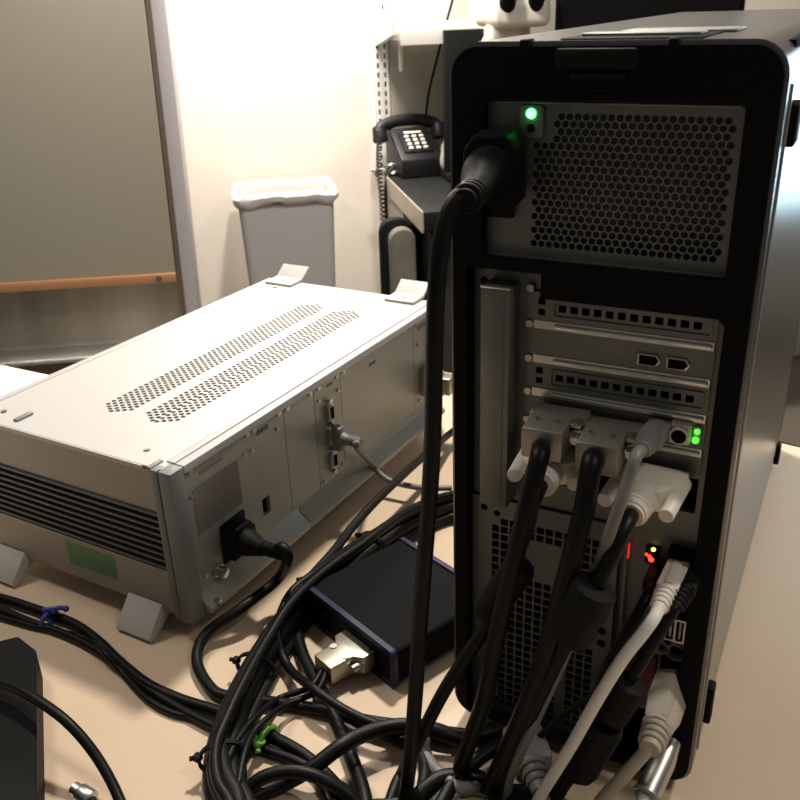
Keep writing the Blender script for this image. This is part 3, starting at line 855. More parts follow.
# aux jack and link lights beside the network plug
js = part('round_jack', MB().cyl((0.1350, CY - 0.001, 0.2562), (0.1350, CY - 0.010, 0.2562), 0.0052, seg=24, bev=0.0005).box2((0.1295, CY - 0.007, 0.2500), (0.1405, CY - 0.001, 0.2625), bev=0.001), M['white_plug'], cg)
part('jack_hole', MB().cyl((0.1350, CY - 0.0102, 0.2562), (0.1350, CY - 0.0095, 0.2562), 0.0041, seg=20), M['dark'], js)
part('light_panel', MB().box2((0.1412, CY - 0.004, 0.2500), (0.1460, CY - 0.001, 0.2610), bev=0.0008), M['beige'], cg)
part('link_light', MB().ball((0.1432, CY - 0.0046, 0.2532), 0.0019), M['green_led2'], cg, 'lit green link light')
part('link_light', MB().ball((0.1436, CY - 0.0046, 0.2585), 0.0016), M['green_led2'], cg, 'lit green link light')
# lower plate with square mesh, fan recess and port column
GP = 0.0060
gx0, gx1, gz0, gz1 = 0.0235, 0.1010, 0.0175, 0.1765
sq = []
nx = int((gx1 - gx0) / GP)
nz = int((gz1 - gz0) / GP)
def sq_ok(x, z):
    if 0.0465 < x < 0.0735 and 0.1290 < z < 0.1590:
        return False
    if x < 0.070 and 0.0990 < z < 0.1045 and x > 0.040:
        return False
    if 0.0900 < x and 0.0880 < z < 0.1170:
        return False
    if x < 0.0285 and z > 0.170:
        return False
    if x < 0.0320 and z < 0.029:
        return False
    if 0.0705 < x < 0.0775 and z < 0.095:
        return False
    if 0.0405 < x < 0.0475 and z > 0.155:
        return False
    return True
for i in range(nx):
    for j in range(nz):
        x, z = gx0 + (i + 0.5) * GP, gz0 + (j + 0.5) * GP
        if sq_ok(x, z):
            sq.append(rect(x - 0.0024, z - 0.0024, x + 0.0024, z + 0.0024))
rnd = [ngon(0.0995, 0.1065, 0.0030, 14, 0), ngon(0.1000, 0.0965, 0.0030, 14, 0), ngon(0.0300, 0.0225, 0.0026, 12, 0), ngon(0.0185, 0.1785, 0.0024, 12, 0), ngon(0.0275, 0.1760, 0.0022, 12, 0)]
lowp = part('fan_grille', MB().plate(rect(0.0090, 0.0110, 0.1060, 0.1865), sq + rnd, -0.0075, -0.0090, UPRIGHT), M['steel'], tw)
part('grille_flange', MB().box2((0.1050, 0.0035, 0.0110), (0.1068, 0.0170, 0.1865)).box2((0.1105, 0.0060, 0.0300), (0.1120, 0.0150, 0.1700)), M['steel'], lowp)
iop = part('port_plate', MB().plate(rect(0.1068, 0.0500, 0.1520, 0.2040), [rect(0.1370, 0.0560, 0.1500, 0.1800)], -0.0120, -0.0135, UPRIGHT).box2((0.0445, 0.0120, 0.1865), (0.1520, 0.0135, 0.2050)), M['steel'], tw)
part('port_shroud', MB().box2((0.1365, 0.0135, 0.0550), (0.1510, 0.0300, 0.1810)), M['black2'], iop)
nj = part('network_jack', MB().box2((0.1355, 0.003, 0.1600), (0.1512, 0.013, 0.1800), bev=0.0008), M['black2'], iop)
ub = part('usb_stack', MB().plate(rect(0.1385, 0.1160, 0.1505, 0.1330), [rect(0.1395, 0.1172, 0.1440, 0.1318), rect(0.1452, 0.1172, 0.1496, 0.1318)], -0.004, -0.013, UPRIGHT), M['steel_lit'], iop)
part('usb_tongue', MB().box2((0.1412, 0.005, 0.1185), (0.1424, 0.012, 0.1305)).box2((0.1468, 0.005, 0.1185), (0.1480, 0.012, 0.1305)), M['white_plug'], ub)
for cx, cz, rr in ((0.1465, 0.1070, 0.0056), (0.1370, 0.1072, 0.0042)):
    aj = part('audio_jack', MB().torus((cx, 0.006, cz), (0, 1, 0), rr, 0.0008, seg=24, sub=6).cyl((cx, 0.0085, cz), (cx, 0.013, cz), rr, seg=20), M['grey_plug'], iop)
    part('jack_hole', MB().cyl((cx, 0.0080, cz), (cx, 0.0090, cz), rr * 0.72, seg=18), M['dark'], aj)
part('maroon_port', MB().box2((0.1150, 0.0075, 0.0560), (0.1355, 0.0125, 0.0960), bev=0.0008), M['maroon'], iop)
part('diagnostic_light', MB().ball((0.1262, 0.0098, 0.1745), 0.0013), M['yellow_led'], iop, 'lit amber light')
for x, z, s in ((0.1243, 0.1690, 0.0013), (0.1255, 0.1672, 0.0017), (0.1225, 0.1700, 0.0010)):
    part('diagnostic_light', MB().ball((x, 0.0098, z), s), M['red_led'], iop, 'lit red light')
part('diagnostic_light', MB().box2((0.1118, 0.0060, 0.1665), (0.1128, 0.0085, 0.1760)), M['dim_red_led'], iop, 'faint red light')
part('light_block', MB().box2((0.1215, 0.0100, 0.1640), (0.1300, 0.0118, 0.1760), bev=0.0005), M['dark'], iop)
part('bottom_foot_rail', MB().box2((0.0120, 0.0100, Z0 + 0.001), (0.1530, 0.0300, 0.0115)), M['black'], tw)

# ------------------------------------------------------------------ plugs and cables of the tower
# mains cord
IP = aim((0.0289, 0.0000, 0.3966), (0.0352, -0.0580, 0.3938))
pl = cable('power_cord', [(0.0349, -0.0550, 0.3947), (0.0295, -0.0640, 0.3875), (0.0271, -0.0720, 0.3708), (0.0259, -0.0760, 0.3444), (0.0256, -0.0790, 0.3085), (0.0254, -0.0810, 0.2758), (0.0244, -0.0840, 0.2415), (0.0216, -0.0880, 0.1922), (0.0183, -0.0900, 0.1442), (0.0145, -0.0900, 0.0980), (0.0096, -0.0900, 0.0475), (0.0039, -0.0900, 0.0049), (-0.0025, -0.0920, -0.0369)], 0.0046, M['cable'], 'thick black mains cord hanging from the tower power supply', 'power cord')
p_ = MB()
p_.prism([(-0.0145, -0.017), (0.0145, -0.017), (0.0145, 0.011), (0.0085, 0.019), (-0.0085, 0.019), (-0.0145, 0.011)], 0.0, 0.020, IP @ UPRIGHT, bev=0.002)
p_.tube([IP @ Vector((0, -0.018 - 0.005 * k, -0.0006 * k)) for k in range(7)], [0.0145, 0.0140, 0.0130, 0.0115, 0.0098, 0.0085, 0.0078], 20)
part('plug', p_, M['black'], pl)
p_ = MB()
for k in range(3):
    p_.torus(IP @ Vector((0, -0.050 - 0.0045 * k, -0.003)), IP.to_3x3() @ Vector((0, 1, 0)), 0.0062, 0.0018, seg=18)
p_.tube([IP @ Vector((0, -0.046, -0.003)), IP @ Vector((0, -0.064, -0.003))], 0.0058, 16)
part('strain_relief', p_, M['black2'], pl)

def hood_block(cx, cz, tilt):
    fr = Matrix.Translation((cx, 0.004, cz)) @ Matrix.Rotation(R(tilt), 4, 'Z') @ Matrix.Rotation(R(1), 4, 'X')
    mb = MB()
    mb.box2((-0.0125, -0.036, -0.0090), (0.0110, -0.004, 0.0095), fr, bev=0.0014)
    mb.box2((-0.0150, -0.014, -0.0090), (0.0180, 0.000, 0.0090), fr, bev=0.0012)
    return fr, mb
def hood_ear(fr):
    mb = MB().cyl(fr @ Vector((0.0150, -0.010, 0.001)), fr @ Vector((0.0150, -0.026, 0.001)), 0.0024, seg=14)
    mb.torus(fr @ Vector((0.0150, -0.020, 0.001)), fr.to_3x3() @ Vector((0, 1, 0)), 0.0034, 0.0012, seg=14)
    mb.box2((0.0115, -0.022, 0.0065), (0.0175, -0.012, 0.0090), fr, bev=0.0008)
    return mb
def crosses(fr):
    mb = MB()
    for x in (-0.007, 0.005):
        mb.box2((x - 0.002, -0.024, 0.0103), (x + 0.002, -0.0233, 0.0108), fr).box2((x - 0.0004, -0.0256, 0.0103), (x + 0.0004, -0.0217, 0.0108), fr)
    return mb
FA, hoodA = hood_block(0.0672, 0.2525, 2)
FB, hoodB = hood_block(0.0980, 0.2500, 2)

cA = cable('display_cable', [FA @ Vector((-0.002, -0.032, -0.003)), (0.0718, -0.0460, 0.2540), (0.0704, -0.0550, 0.2369), (0.0669, -0.0620, 0.2084), (0.0621, -0.0660, 0.1765), (0.0560, -0.0660, 0.1393), (0.0474, -0.0620, 0.0873), (0.0342, -0.0560, 0.0392), (0.0270, -0.0510, 0.0091), (0.0334, -0.0490, -0.0055), (0.0475, -0.0500, -0.0096), (0.0628, -0.0520, -0.0276)], 0.0054, M['cable'], 'black cable leaving the left metal hood on the tower', 'cable')
hA = part('metal_hood', hoodA, M['nickel'], cA)
part('thumb_screw', hood_ear(FA), M['chrome'], hA)
part('rivet', crosses(FA), M['steel_lit'], hA)
cB = cable('display_cable', [FB @ Vector((-0.002, -0.032, -0.003)), (0.1000, -0.0460, 0.2559), (0.1002, -0.0580, 0.2305), (0.0963, -0.0650, 0.1993), (0.0905, -0.0680, 0.1632), (0.0820, -0.0660, 0.1225), (0.0665, -0.0600, 0.0653), (0.0503, -0.0540, 0.0095), (0.0402, -0.0530, -0.0336)], 0.0058, M['cable'], 'black cable leaving the right metal hood on the tower', 'cable')
hB = part('metal_hood', hoodB, M['nickel'], cB)
part('thumb_screw', hood_ear(FB), M['chrome'], hB)
part('rivet', crosses(FB), M['steel_lit'], hB)

def dvi(fr):
    body = MB()
    body.prism([(-0.0195, 0.0), (0.0195, 0.0), (0.0195, 0.010), (0.0165, 0.018), (0.0100, 0.027), (-0.0100, 0.027), (-0.0165, 0.018), (-0.0195, 0.010)], -0.0068, 0.0068,
               fr @ Matrix(((1, 0, 0, 0), (0, -1, 0, 0), (0, 0, 1, 0), (0, 0, 0, 1))), bev=0.0016)
    body.tube([fr @ Vector((0, -0.024 - 0.004 * k, 0)) for k in range(6)], [0.0098, 0.0094, 0.0088, 0.0082, 0.0076, 0.0070], 20)
    scr = []
    for s in (-1, 1):
        m = MB().cyl(fr @ Vector((s * 0.0168, -0.002, 0)), fr @ Vector((s * 0.0168, -0.037, 0)), 0.0046, 0.0042, seg=18, bev=0.0006)
        m2 = MB().box2((s * 0.0168 - 0.0028, -0.0375, -0.0006), (s * 0.0168 + 0.0028, -0.0369, 0.0006), fr).box2((s * 0.0168 - 0.0006, -0.0375, -0.0028), (s * 0.0168 + 0.0006, -0.0369, 0.0028), fr)
        scr.append((m, m2))
    ribs = MB()
    for k in range(3):
        ribs.torus(fr @ Vector((0, -0.031 - 0.0048 * k, 0)), fr.to_3x3() @ Vector((0, 1, 0)), 0.0078 - 0.0004 * k, 0.0017, seg=18)
    return body, scr, ribs
def add_dvi(fr, root):
    body, scr, ribs = dvi(fr)
    b = part('plug', body, M['white_plug'], root, 'ivory plug')
    for m, m2 in scr:
        s = part('thumb_screw', m, M['white_plug'], root, 'ivory thumb screw')
    part('strain_relief', ribs, M['white_plug'], root, 'ribbed ivory strain relief')
def ferrite(path_a, path_b, r, root):
    a, b = Vector(path_a), Vector(path_b)
    d = (b - a)
    mb = MB().cyl(a, b, r, seg=10, bev=r * 0.22)
    part('ferrite_core', mb, M['ferrite'], root)
D1 = aim((0.0655, 0.0040, 0.2282), (0.0712, -0.0420, 0.2320))
cC = cable('monitor_cable', [D1 @ Vector((0, -0.040, 0)), (0.0713, -0.0520, 0.2292), (0.0687, -0.0560, 0.2118), (0.0622, -0.0560, 0.1889), (0.0557, -0.0550, 0.1670), (0.0474, -0.0570, 0.1406), (0.0355, -0.0620, 0.1163), (0.0219, -0.0680, 0.0863), (0.0073, -0.0740, 0.0467), (-0.0085, -0.0684, 0.0060), (-0.0048, -0.0942, 0.0050), (0.0020, -0.1190, 0.0050)], 0.0043, M['cable'], 'black monitor cable with an ivory plug below the left metal hood', 'cable')
add_dvi(D1, cC)
ferrite((0.0664, -0.0560, 0.1881), (0.0463, -0.0560, 0.1483), 0.0095, cC)
D2 = aim((0.1238, 0.0040, 0.2285), (0.1206, -0.0420, 0.2248))
cD = cable('monitor_cable', [D2 @ Vector((0, -0.040, 0)), (0.1210, -0.0520, 0.2251), (0.1181, -0.0600, 0.2138), (0.1125, -0.0660, 0.1953), (0.1046, -0.0680, 0.1726), (0.0958, -0.0680, 0.1478), (0.0864, -0.0660, 0.1175), (0.0734, -0.0600, 0.0739), (0.0595, -0.0550, 0.0237), (0.0506, -0.0540, -0.0150)], 0.0044, M['cable'], 'black monitor cable with an ivory plug right of the grey network cable', 'cable')
add_dvi(D2, cD)
ferrite((0.1120, -0.0680, 0.1958), (0.0992, -0.0700, 0.1601), 0.0125, cD)

def net_plug(fr, w=0.0125, h=0.0085, L=0.024):
    body = MB().box2((-w / 2, -L, -h / 2), (w / 2, 0.004, h / 2), fr, bev=0.001)
    body.box2((-0.0025, -L * 0.9, h / 2 - 0.0005), (0.0025, -0.002, h / 2 + 0.0012), fr, bev=0.0005)
    boot = MB().tube([fr @ Vector((0, -L + 0.001, 0)), fr @ Vector((0, -L - 0.010, 0)), fr @ Vector((0, -L - 0.017, 0))], [0.0060, 0.0050, 0.0040], 16)
    for k in range(4):
        boot.torus(fr @ Vector((0, -L - 0.002 - 0.0036 * k, 0)), fr.to_3x3() @ Vector((0, 1, 0)), 0.0056 - 0.0004 * k, 0.0011, seg=16)
    return body, boot
def add_net(fr, root, m, **k):
    b, bt = net_plug(fr, **k)
    part('plug', b, m, root)
    part('boot', bt, m, root)
N1 = aim((0.1238, 0.0020, 0.2585), (0.1232, -0.0420, 0.2648))
cE = cable('network_cable', [N1 @ Vector((0, -0.038, 0)), (0.1230, -0.0500, 0.2658), (0.1213, -0.0560, 0.2553), (0.1183, -0.0630, 0.2380), (0.1116, -0.0580, 0.2088), (0.1039, -0.0480, 0.1806), (0.0979, -0.0460, 0.1532), (0.0927, -0.0500, 0.1292), (0.0860, -0.0560, 0.1045), (0.0761, -0.0620, 0.0705), (0.0632, -0.0560, 0.0264), (0.0552, -0.0550, -0.0143)], 0.0033, M['grey_cable'], 'grey network cable plugged beside the two green link lights', 'cable')
add_net(N1, cE, M['grey_plug'])
N2 = aim((0.1426, 0.0040, 0.1712), (0.1397, -0.0400, 0.1682))
cF = cable('network_cable', [N2 @ Vector((0, -0.040, 0)), (0.1394, -0.0460, 0.1684), (0.1359, -0.0520, 0.1621), (0.1272, -0.0600, 0.1459), (0.1162, -0.0660, 0.1168), (0.1032, -0.0660, 0.0765), (0.0859, -0.0640, 0.0272), (0.0768, -0.0640, -0.0000)], 0.0036, M['white_cable'], 'white network cable running down across the tower ports', 'cable')
add_net(N2, cF, M['white_plug'], h=0.009, L=0.026)
N3 = aim((0.1502, 0.0040, 0.1692), (0.1477, -0.0280, 0.1664))
cG = cable('network_cable', [N3 @ Vector((0, -0.030, 0)), (0.1465, -0.0320, 0.1648), (0.1400, -0.0380, 0.1476), (0.1330, -0.0420, 0.1282), (0.1259, -0.0450, 0.1103), (0.1177, -0.0480, 0.0867), (0.1106, -0.0460, 0.0554), (0.0953, -0.0400, 0.0179), (0.0825, -0.0400, -0.0136)], 0.0036, M['cable'], 'black network cable with a cylindrical core right of the white network plug', 'cable')
add_net(N3, cG, M['black2'], L=0.018)
ferrite((0.1310, -0.0450, 0.1196), (0.1209, -0.0480, 0.0926), 0.0105, cG)
# peripheral cable with a second core
cH = cable('peripheral_cable', [(0.1299, 0.0040, 0.1574), (0.1311, -0.0220, 0.1639), (0.1269, -0.0340, 0.1528), (0.1195, -0.0400, 0.1333), (0.1130, -0.0440, 0.1059), (0.1093, -0.0460, 0.0766), (0.1007, -0.0440, 0.0406), (0.0896, -0.0420, 0.0118), (0.0801, -0.0420, -0.0248)], 0.0035, M['cable'], 'black peripheral cable beside the red lights with a thick core', 'cable')
part('plug', MB().box2((-0.005, -0.014, -0.004), (0.005, 0.008, 0.004), aim((0.1302, 0.0040, 0.1604), (0.1301, -0.0220, 0.1622)), bev=0.001), M['black2'], cH)
ferrite((0.1189, -0.0480, 0.0871), (0.1039, -0.0460, 0.0398), 0.0120, cH)
cI = cable('peripheral_cable', [(0.1228, -0.0120, 0.1220), (0.1179, -0.0220, 0.1066), (0.1073, -0.0180, 0.0819), (0.0876, -0.0120, 0.0523), (0.0683, -0.0100, 0.0205), (0.0545, -0.0120, 0.0007)], 0.0023, M['cable_b'], 'thin black cable slanting across the lower fan mesh', 'cable')
part('plug', MB().box2((-0.004, -0.012, -0.003), (0.004, 0.012, 0.003), aim((0.1218, 0.0040, 0.1158), (0.1216, -0.0160, 0.1185)), bev=0.001), M['black2'], cI)
# beige video plug
V1 = aim((0.1473, 0.0040, 0.0840), (0.1457, -0.0460, 0.0813), up=(1, 0, 0.4))
cJ = cable('video_cable', [(0.1457, -0.0460, 0.0813), (0.1435, -0.0500, 0.0771), (0.1322, -0.0540, 0.0544), (0.1206, -0.0540, 0.0289), (0.1097, -0.0540, -0.0009)], 0.0040, M['beige'], 'beige video cable with a large beige plug low on the tower', 'cable')
p_ = MB().prism([(-0.0125, 0.0), (0.0125, 0.0), (0.0125, 0.022), (0.0075, 0.036), (-0.0075, 0.036), (-0.0125, 0.022)], -0.0065, 0.0065, V1 @ Matrix(((1, 0, 0, 0), (0, -1, 0, 0), (0, 0, 1, 0), (0, 0, 0, 1))), bev=0.0015)
p_.box2((-0.0045, -0.040, 0.005), (0.0045, -0.018, 0.0085), V1, bev=0.001)
part('plug', p_, M['beige'], cJ)
p_ = MB().tube([V1 @ Vector((0, -0.034, 0)), V1 @ Vector((0, -0.056, 0))], [0.0078, 0.0060], 18)
for k in range(4):
    p_.torus(V1 @ Vector((0, -0.037 - 0.0045 * k, 0)), V1.to_3x3() @ Vector((0, 1, 0)), 0.0076 - 0.0003 * k, 0.0016, seg=18)
part('strain_relief', p_, M['beige'], cJ)
# shiny barrel plug under it
B1 = aim((0.1519, -0.0040, 0.0452), (0.1469, -0.0340, 0.0364))
cK = cable('audio_cable', [B1 @ Vector((0, -0.044, 0)), (0.1442, -0.0400, 0.0261), (0.1414, -0.0400, 0.0003)], 0.0050, M['clear'], 'pale cable with a shiny metal barrel plug at the tower foot', 'cable')
p_ = MB().tube([B1 @ Vector((0, -0.004 * k, 0)) for k in range(11)], [0.0060, 0.0062, 0.0068, 0.0075, 0.0078, 0.0078, 0.0078, 0.0078, 0.0078, 0.0080, 0.0080], 20)
part('barrel', p_, M['chrome'], cK, 'shiny metal barrel')
p_ = MB().torus(B1 @ Vector((0, -0.040, 0)), B1.to_3x3() @ Vector((0, 1, 0)), 0.0078, 0.0014, seg=20)
part('collar', p_, M['silver'], cK)
# grey plug lying on the desk below
G1 = aim((0.0628, -0.0200, 0.0120), (0.0794, -0.0433, 0.0100))
cL = cable('adapter_cable', [G1 @ Vector((0, -0.028, 0)), (0.0896, -0.0552, 0.0060), (0.1019, -0.0711, 0.0050)], 0.0042, M['grey_cable'], 'grey cable ending in a broad ribbed grey plug on the desk', 'cable')
p_ = MB().box2((-0.014, -0.012, -0.008), (0.014, 0.018, 0.008), G1, bev=0.003)
p_.tube([G1 @ Vector((0, -0.010, 0)), G1 @ Vector((0, -0.020, 0)), G1 @ Vector((0, -0.032, 0))], [0.0100, 0.0080, 0.0060], 16)
for k in range(3):
    p_.torus(G1 @ Vector((0, -0.014 - 0.0055 * k, 0)), G1.to_3x3() @ Vector((0, 1, 0)), 0.0092 - 0.0012 * k, 0.0016, seg=16)
part('plug', p_, M['grey_plug'], cL)

# ------------------------------------------------------------------ small interface box
bx_c = Vector((-0.0828, 0.0755, 0.0))
BXM = Matrix.Translation((-0.1602, 0.0489, 0.0)) @ Matrix.Rotation(math.atan2(-0.0450, 0.1084), 4, 'Z')
BW, BD, BH = 0.1170, 0.1080, 0.0350
ib = thing('interface_box', 'flat black box with navy edge frames lying beside the tower', 'box', BXM)
part('case', MB().prism(rrect(0.001, 0.0025, BW - 0.001, BH - 0.001, 0.004), -0.004, -(BD - 0.004), UPRIGHT), M['box_black'], ib)
for x0, x1 in ((0.0003, 0.0015), (BW - 0.0015, BW - 0.0003)):
    for k in range(5):
        part('side_rib', MB().box2((x0, 0.004, 0.007 + k * 0.005), (x1, BD - 0.004, 0.009 + k * 0.005)), M['box_black'], ib)
for y0 in (0.0, BD - 0.0045):
    part('edge_frame', MB().plate(rrect(-0.0005, 0.0008, BW + 0.0005, BH + 0.0008, 0.005), [rrect(0.004, 0.005, BW - 0.004, BH - 0.004, 0.003)], -y0, -(y0 + 0.0045), UPRIGHT), M['blue_trim'], ib)
part('front_plate', MB().box2((0.003, 0.0012, 0.004), (BW - 0.003, 0.004, BH - 0.003)), M['black'], ib)
part('back_plate', MB().box2((0.003, BD - 0.004, 0.004), (BW - 0.003, BD - 0.001, BH - 0.003)), M['black'], ib)
for x in (0.030, 0.090):
    part('port_screw', MB().cyl((x, 0.0015, 0.021), (x, -0.0015, 0.021), 0.0028, seg=6), M['black2'], ib)
for x, y in ((0.012, 0.012), (0.105, 0.012), (0.012, 0.096), (0.105, 0.096)):
    part('foot', MB().cyl((x, y, 0.0003), (x, y, 0.003), 0.005, seg=16), M['black2'], ib)
# metal hood on the box, with its twin leads
HB = BXM @ Matrix.Translation((0.0755, 0.0008, 0.0150))
tw1 = cable('signal_cable', [HB @ Vector((-0.002, -0.034, 0)), (-0.1036, -0.0296, 0.0130), (-0.1117, -0.0367, 0.0100), (-0.1225, -0.0475, 0.0080), (-0.1182, -0.0769, 0.0200), (-0.1156, -0.0987, 0.0240), (-0.1098, -0.1220, 0.0240), (-0.0972, -0.1476, 0.0200)], 0.0024, M['cable'], 'thin black lead running left from the metal hood of the flat box', 'cable')
hb = part('metal_hood', dsub_hood(HB, 0.0365, 0.0160, 0.0365), M['nickel'], tw1)
part('screw', MB().cyl(HB @ Vector((-0.008, -0.020, 0.0075)), HB @ Vector((-0.008, -0.020, 0.0088)), 0.0028, seg=16).cyl(HB @ Vector((0.008, -0.020, 0.0075)), HB @ Vector((0.008, -0.020, 0.0088)), 0.0028, seg=16), M['nickel'], hb)
part('thumb_screw', MB().cyl(HB @ Vector((-0.0150, -0.008, 0)), HB @ Vector((-0.0150, -0.020, 0)), 0.0034, seg=14).cyl(HB @ Vector((0.0150, -0.008, 0)), HB @ Vector((0.0150, -0.020, 0)), 0.0034, seg=14), M['chrome'], hb)
cable('signal_cable', [HB @ Vector((0.003, -0.034, 0.001)), (-0.0979, -0.0304, 0.0120), (-0.1049, -0.0404, 0.0100), (-0.1118, -0.0549, 0.0120), (-0.1101, -0.0763, 0.0200), (-0.1100, -0.0928, 0.0220), (-0.1022, -0.1147, 0.0240), (-0.0880, -0.1432, 0.0200)], 0.0024, M['cable'], 'second thin lead from the flat box hood, on the tower side of its twin', 'cable')
# coaxial leads at the back of the box
for k, (lx, end) in enumerate(((0.070, [(-0.0825, 0.1800, 0.0260), (-0.0792, 0.2146, 0.0220), (-0.0685, 0.2659, 0.0150)]), (0.090, [(-0.0667, 0.1690, 0.0240), (-0.0625, 0.1990, 0.0200), (-0.0512, 0.2484, 0.0120)]))):
    p0 = BXM @ Vector((lx, BD, 0.020))
    p1 = BXM @ Vector((lx, BD + 0.016, 0.021))
    cx_ = cable('coaxial_cable', [p1, BXM @ Vector((lx + 0.004, BD + 0.032, 0.023))] + [Vector((-0.03 - 0.0 * k - 0.012 * (1 - k), 0.21 + 0.03 * (1 - k), 0.016)), Vector((-0.025, 0.30, 0.006)), Vector((-0.02, 0.40, 0.005))], 0.0034, M['cable'],
                ('black coaxial lead on the far back socket of the flat box', 'black coaxial lead on the back socket of the flat box nearer the tower')[k], 'cable')
    part('connector', MB().cyl(p0, p1, 0.0070, seg=20, bev=0.001).torus(BXM @ Vector((lx, BD + 0.006, 0.020)), BXM.to_3x3() @ Vector((0, 1, 0)), 0.0070, 0.0010), M['chrome'], cx_)
    part('boot', MB().tube([p1, BXM @ Vector((lx + 0.003, BD + 0.036, 0.023))], [0.0060, 0.0045], 14), M['black2'], cx_)

# ------------------------------------------------------------------ the big cable bundle on the desk
spine = [(-0.0938, 0.2698, 0.0160), (-0.1225, 0.2400, 0.0160), (-0.1431, 0.1923, 0.0160), (-0.1559, 0.1362, 0.0160), (-0.1627, 0.0857, 0.0160), (-0.1650, 0.0444, 0.0160), (-0.1613, 0.0050, 0.0160), (-0.1526, -0.0372, 0.0160), (-0.1408, -0.0754, 0.0170), (-0.1268, -0.1064, 0.0180), (-0.1070, -0.1311, 0.0180), (-0.0801, -0.1501, 0.0180)]
spine = [Vector(p) for p in spine]
def offset_path(base, side, rise, amp, ph):
    out = []
    for i, p in enumerate(base):
        d = (base[min(i + 1, len(base) - 1)] - base[max(i - 1, 0)]).normalized()
        s = Vector((-d.y, d.x, 0))
        out.append(p + s * (side + amp * math.sin(i * 0.9 + ph)) + Vector((0, 0, rise)))
    return out
BUN = 'black cables strapped into one thick bundle'
LBL = 'black cable in the thick strapped bundle curving beside the flat box'
for side, rise, rr, ph in ((-0.0085, -0.0105, 0.0052, 0.0), (0.0015, -0.011, 0.0048, 1.2), (0.0105, -0.011, 0.0048, 2.0), (-0.0045, -0.0015, 0.0052, 3.1), (0.0060, -0.0015, 0.0050, 4.4), (0.0005, 0.0070, 0.0045, 5.0)):
    cable('bundled_cable', offset_path(spine, side, rise, 0.0004, ph), rr * 1.14, M['cable_b'], LBL, 'cable', BUN)
def zip_tie(c, d, rr, m, label, tail, squash=1.0, name='cable_tie'):
    d = Vector(d).normalized()
    s = Vector((-d.y, d.x, 0)).normalized()
    n = d.cross(s) * -1
    n = Vector((0, 0, 1))
    mb = MB()
    N = 28
    ring = [Vector(c) + s * rr * math.cos(2 * math.pi * k / N) + n * rr * squash * math.sin(2 * math.pi * k / N) for k in range(N)]
    ring = [Vector((p.x, p.y, max(p.z, 0.0013))) for p in ring]
    t = bmesh.new()
    rows = []
    for k, p in enumerate(ring):
        o_ = (p - Vector(c)).normalized() * 0.0008
        rows.append([t.verts.new(p + d * 0.0018 + o_), t.verts.new(p - d * 0.0018 + o_), t.verts.new(p - d * 0.0018 - o_), t.verts.new(p + d * 0.0018 - o_)])
    for k in range(N):
        a, b = rows[k], rows[(k + 1) % N]
        for j in range(4):
            t.faces.new((a[j], a[(j + 1) % 4], b[(j + 1) % 4], b[j]))
    bmesh.ops.recalc_face_normals(t, faces=t.faces[:])
    mb.add(t)
    o = solo(name, mb, m, label, 'cable tie')
    hp = Vector(c) + s * rr * 1.02 * tail + n * rr * 0.25
    part('clasp', MB().box(hp, (0.0055, 0.0055, 0.0050), bev=0.001), m, o)
    part('tail', MB().tube([hp, hp + s * tail * 0.0055], 0.0017, 8), m, o)
    return o
def on_spine(i, f):
    p = spine[i].lerp(spine[i + 1], f)
    return p, spine[i + 1] - spine[i]
p, d = on_spine(6, 0.85); zip_tie(p + Vector((0, 0, -0.003)), d, 0.0155, M['black2'], 'black cable tie on the bundle beside the mains cord loop', -1, 0.85)
p, d = on_spine(9, 0.35); zip_tie(p + Vector((0, 0, -0.003)), d, 0.0165, M['black2'], 'black cable tie on the bundle at the bottom edge of the photo', -1, 0.85)
p, d = on_spine(2, 0.7); zip_tie(p + Vector((0, 0, -0.003)), d, 0.0155, M['black2'], 'black cable tie on the bundle below the grey data cable', -1, 0.85)
p, d = on_spine(4, 0.3); zip_tie(p + Vector((0, 0, -0.003)), d, 0.0155, M['black2'], 'black cable tie on the bundle at the corner of the flat box', -1, 0.85)

# single cables joining or leaving the bundle
cable('loose_cable', [(-0.1624, 0.5078, 0.0120), (-0.1769, 0.4000, 0.0160), (-0.1696, 0.3218, 0.0300), (-0.1691, 0.2535, 0.0340), (-0.1699, 0.1925, 0.0340), (-0.1688, 0.1420, 0.0320), (-0.1631, 0.1056, 0.0340), (-0.1609, 0.0639, 0.0340), (-0.1598, 0.0253, 0.0320)], 0.0042, M['cable_b'], 'single black cable rising from the bundle past the grey data cable', 'cable')
cable('loose_cable', [(-0.0752, 0.2834, 0.0060), (-0.1105, 0.2499, 0.0100), (-0.1319, 0.2249, 0.0140), (-0.1461, 0.1880, 0.0200), (-0.1516, 0.1525, 0.0260), (-0.1566, 0.1066, 0.0320), (-0.1600, 0.0644, 0.0360), (-0.1641, 0.0365, 0.0340), (-0.1597, 0.0113, 0.0260), (-0.1508, -0.0035, 0.0150), (-0.1317, -0.0175, 0.0090), (-0.0978, -0.0389, 0.0220), (-0.0759, -0.0454, 0.0220), (-0.0582, -0.0476, 0.0200), (-0.0360, -0.0474, 0.0180), (-0.0194, -0.0345, 0.0060), (0.0087, -0.0283, 0.0050)], 0.0036, M['cable'], 'black cable leaving the bundle and crossing in front of the flat box hood', 'cable')
cable('loose_cable', [(-0.0688, 0.2670, 0.0050), (-0.1063, 0.2402, 0.0060), (-0.1274, 0.2266, 0.0060), (-0.1474, 0.2002, 0.0080), (-0.1607, 0.1672, 0.0080), (-0.1693, 0.1218, 0.0080), (-0.1725, 0.0785, 0.0060), (-0.1633, 0.0402, 0.0060), (-0.1381, 0.0076, 0.0060), (-0.1046, -0.0204, 0.0060), (-0.0694, -0.0498, 0.0060), (-0.0448, -0.0724, 0.0060), (-0.0177, -0.1014, 0.0060)], 0.0052, M['cable'], 'thick black cable curving under the flat box hood to the front', 'cable')
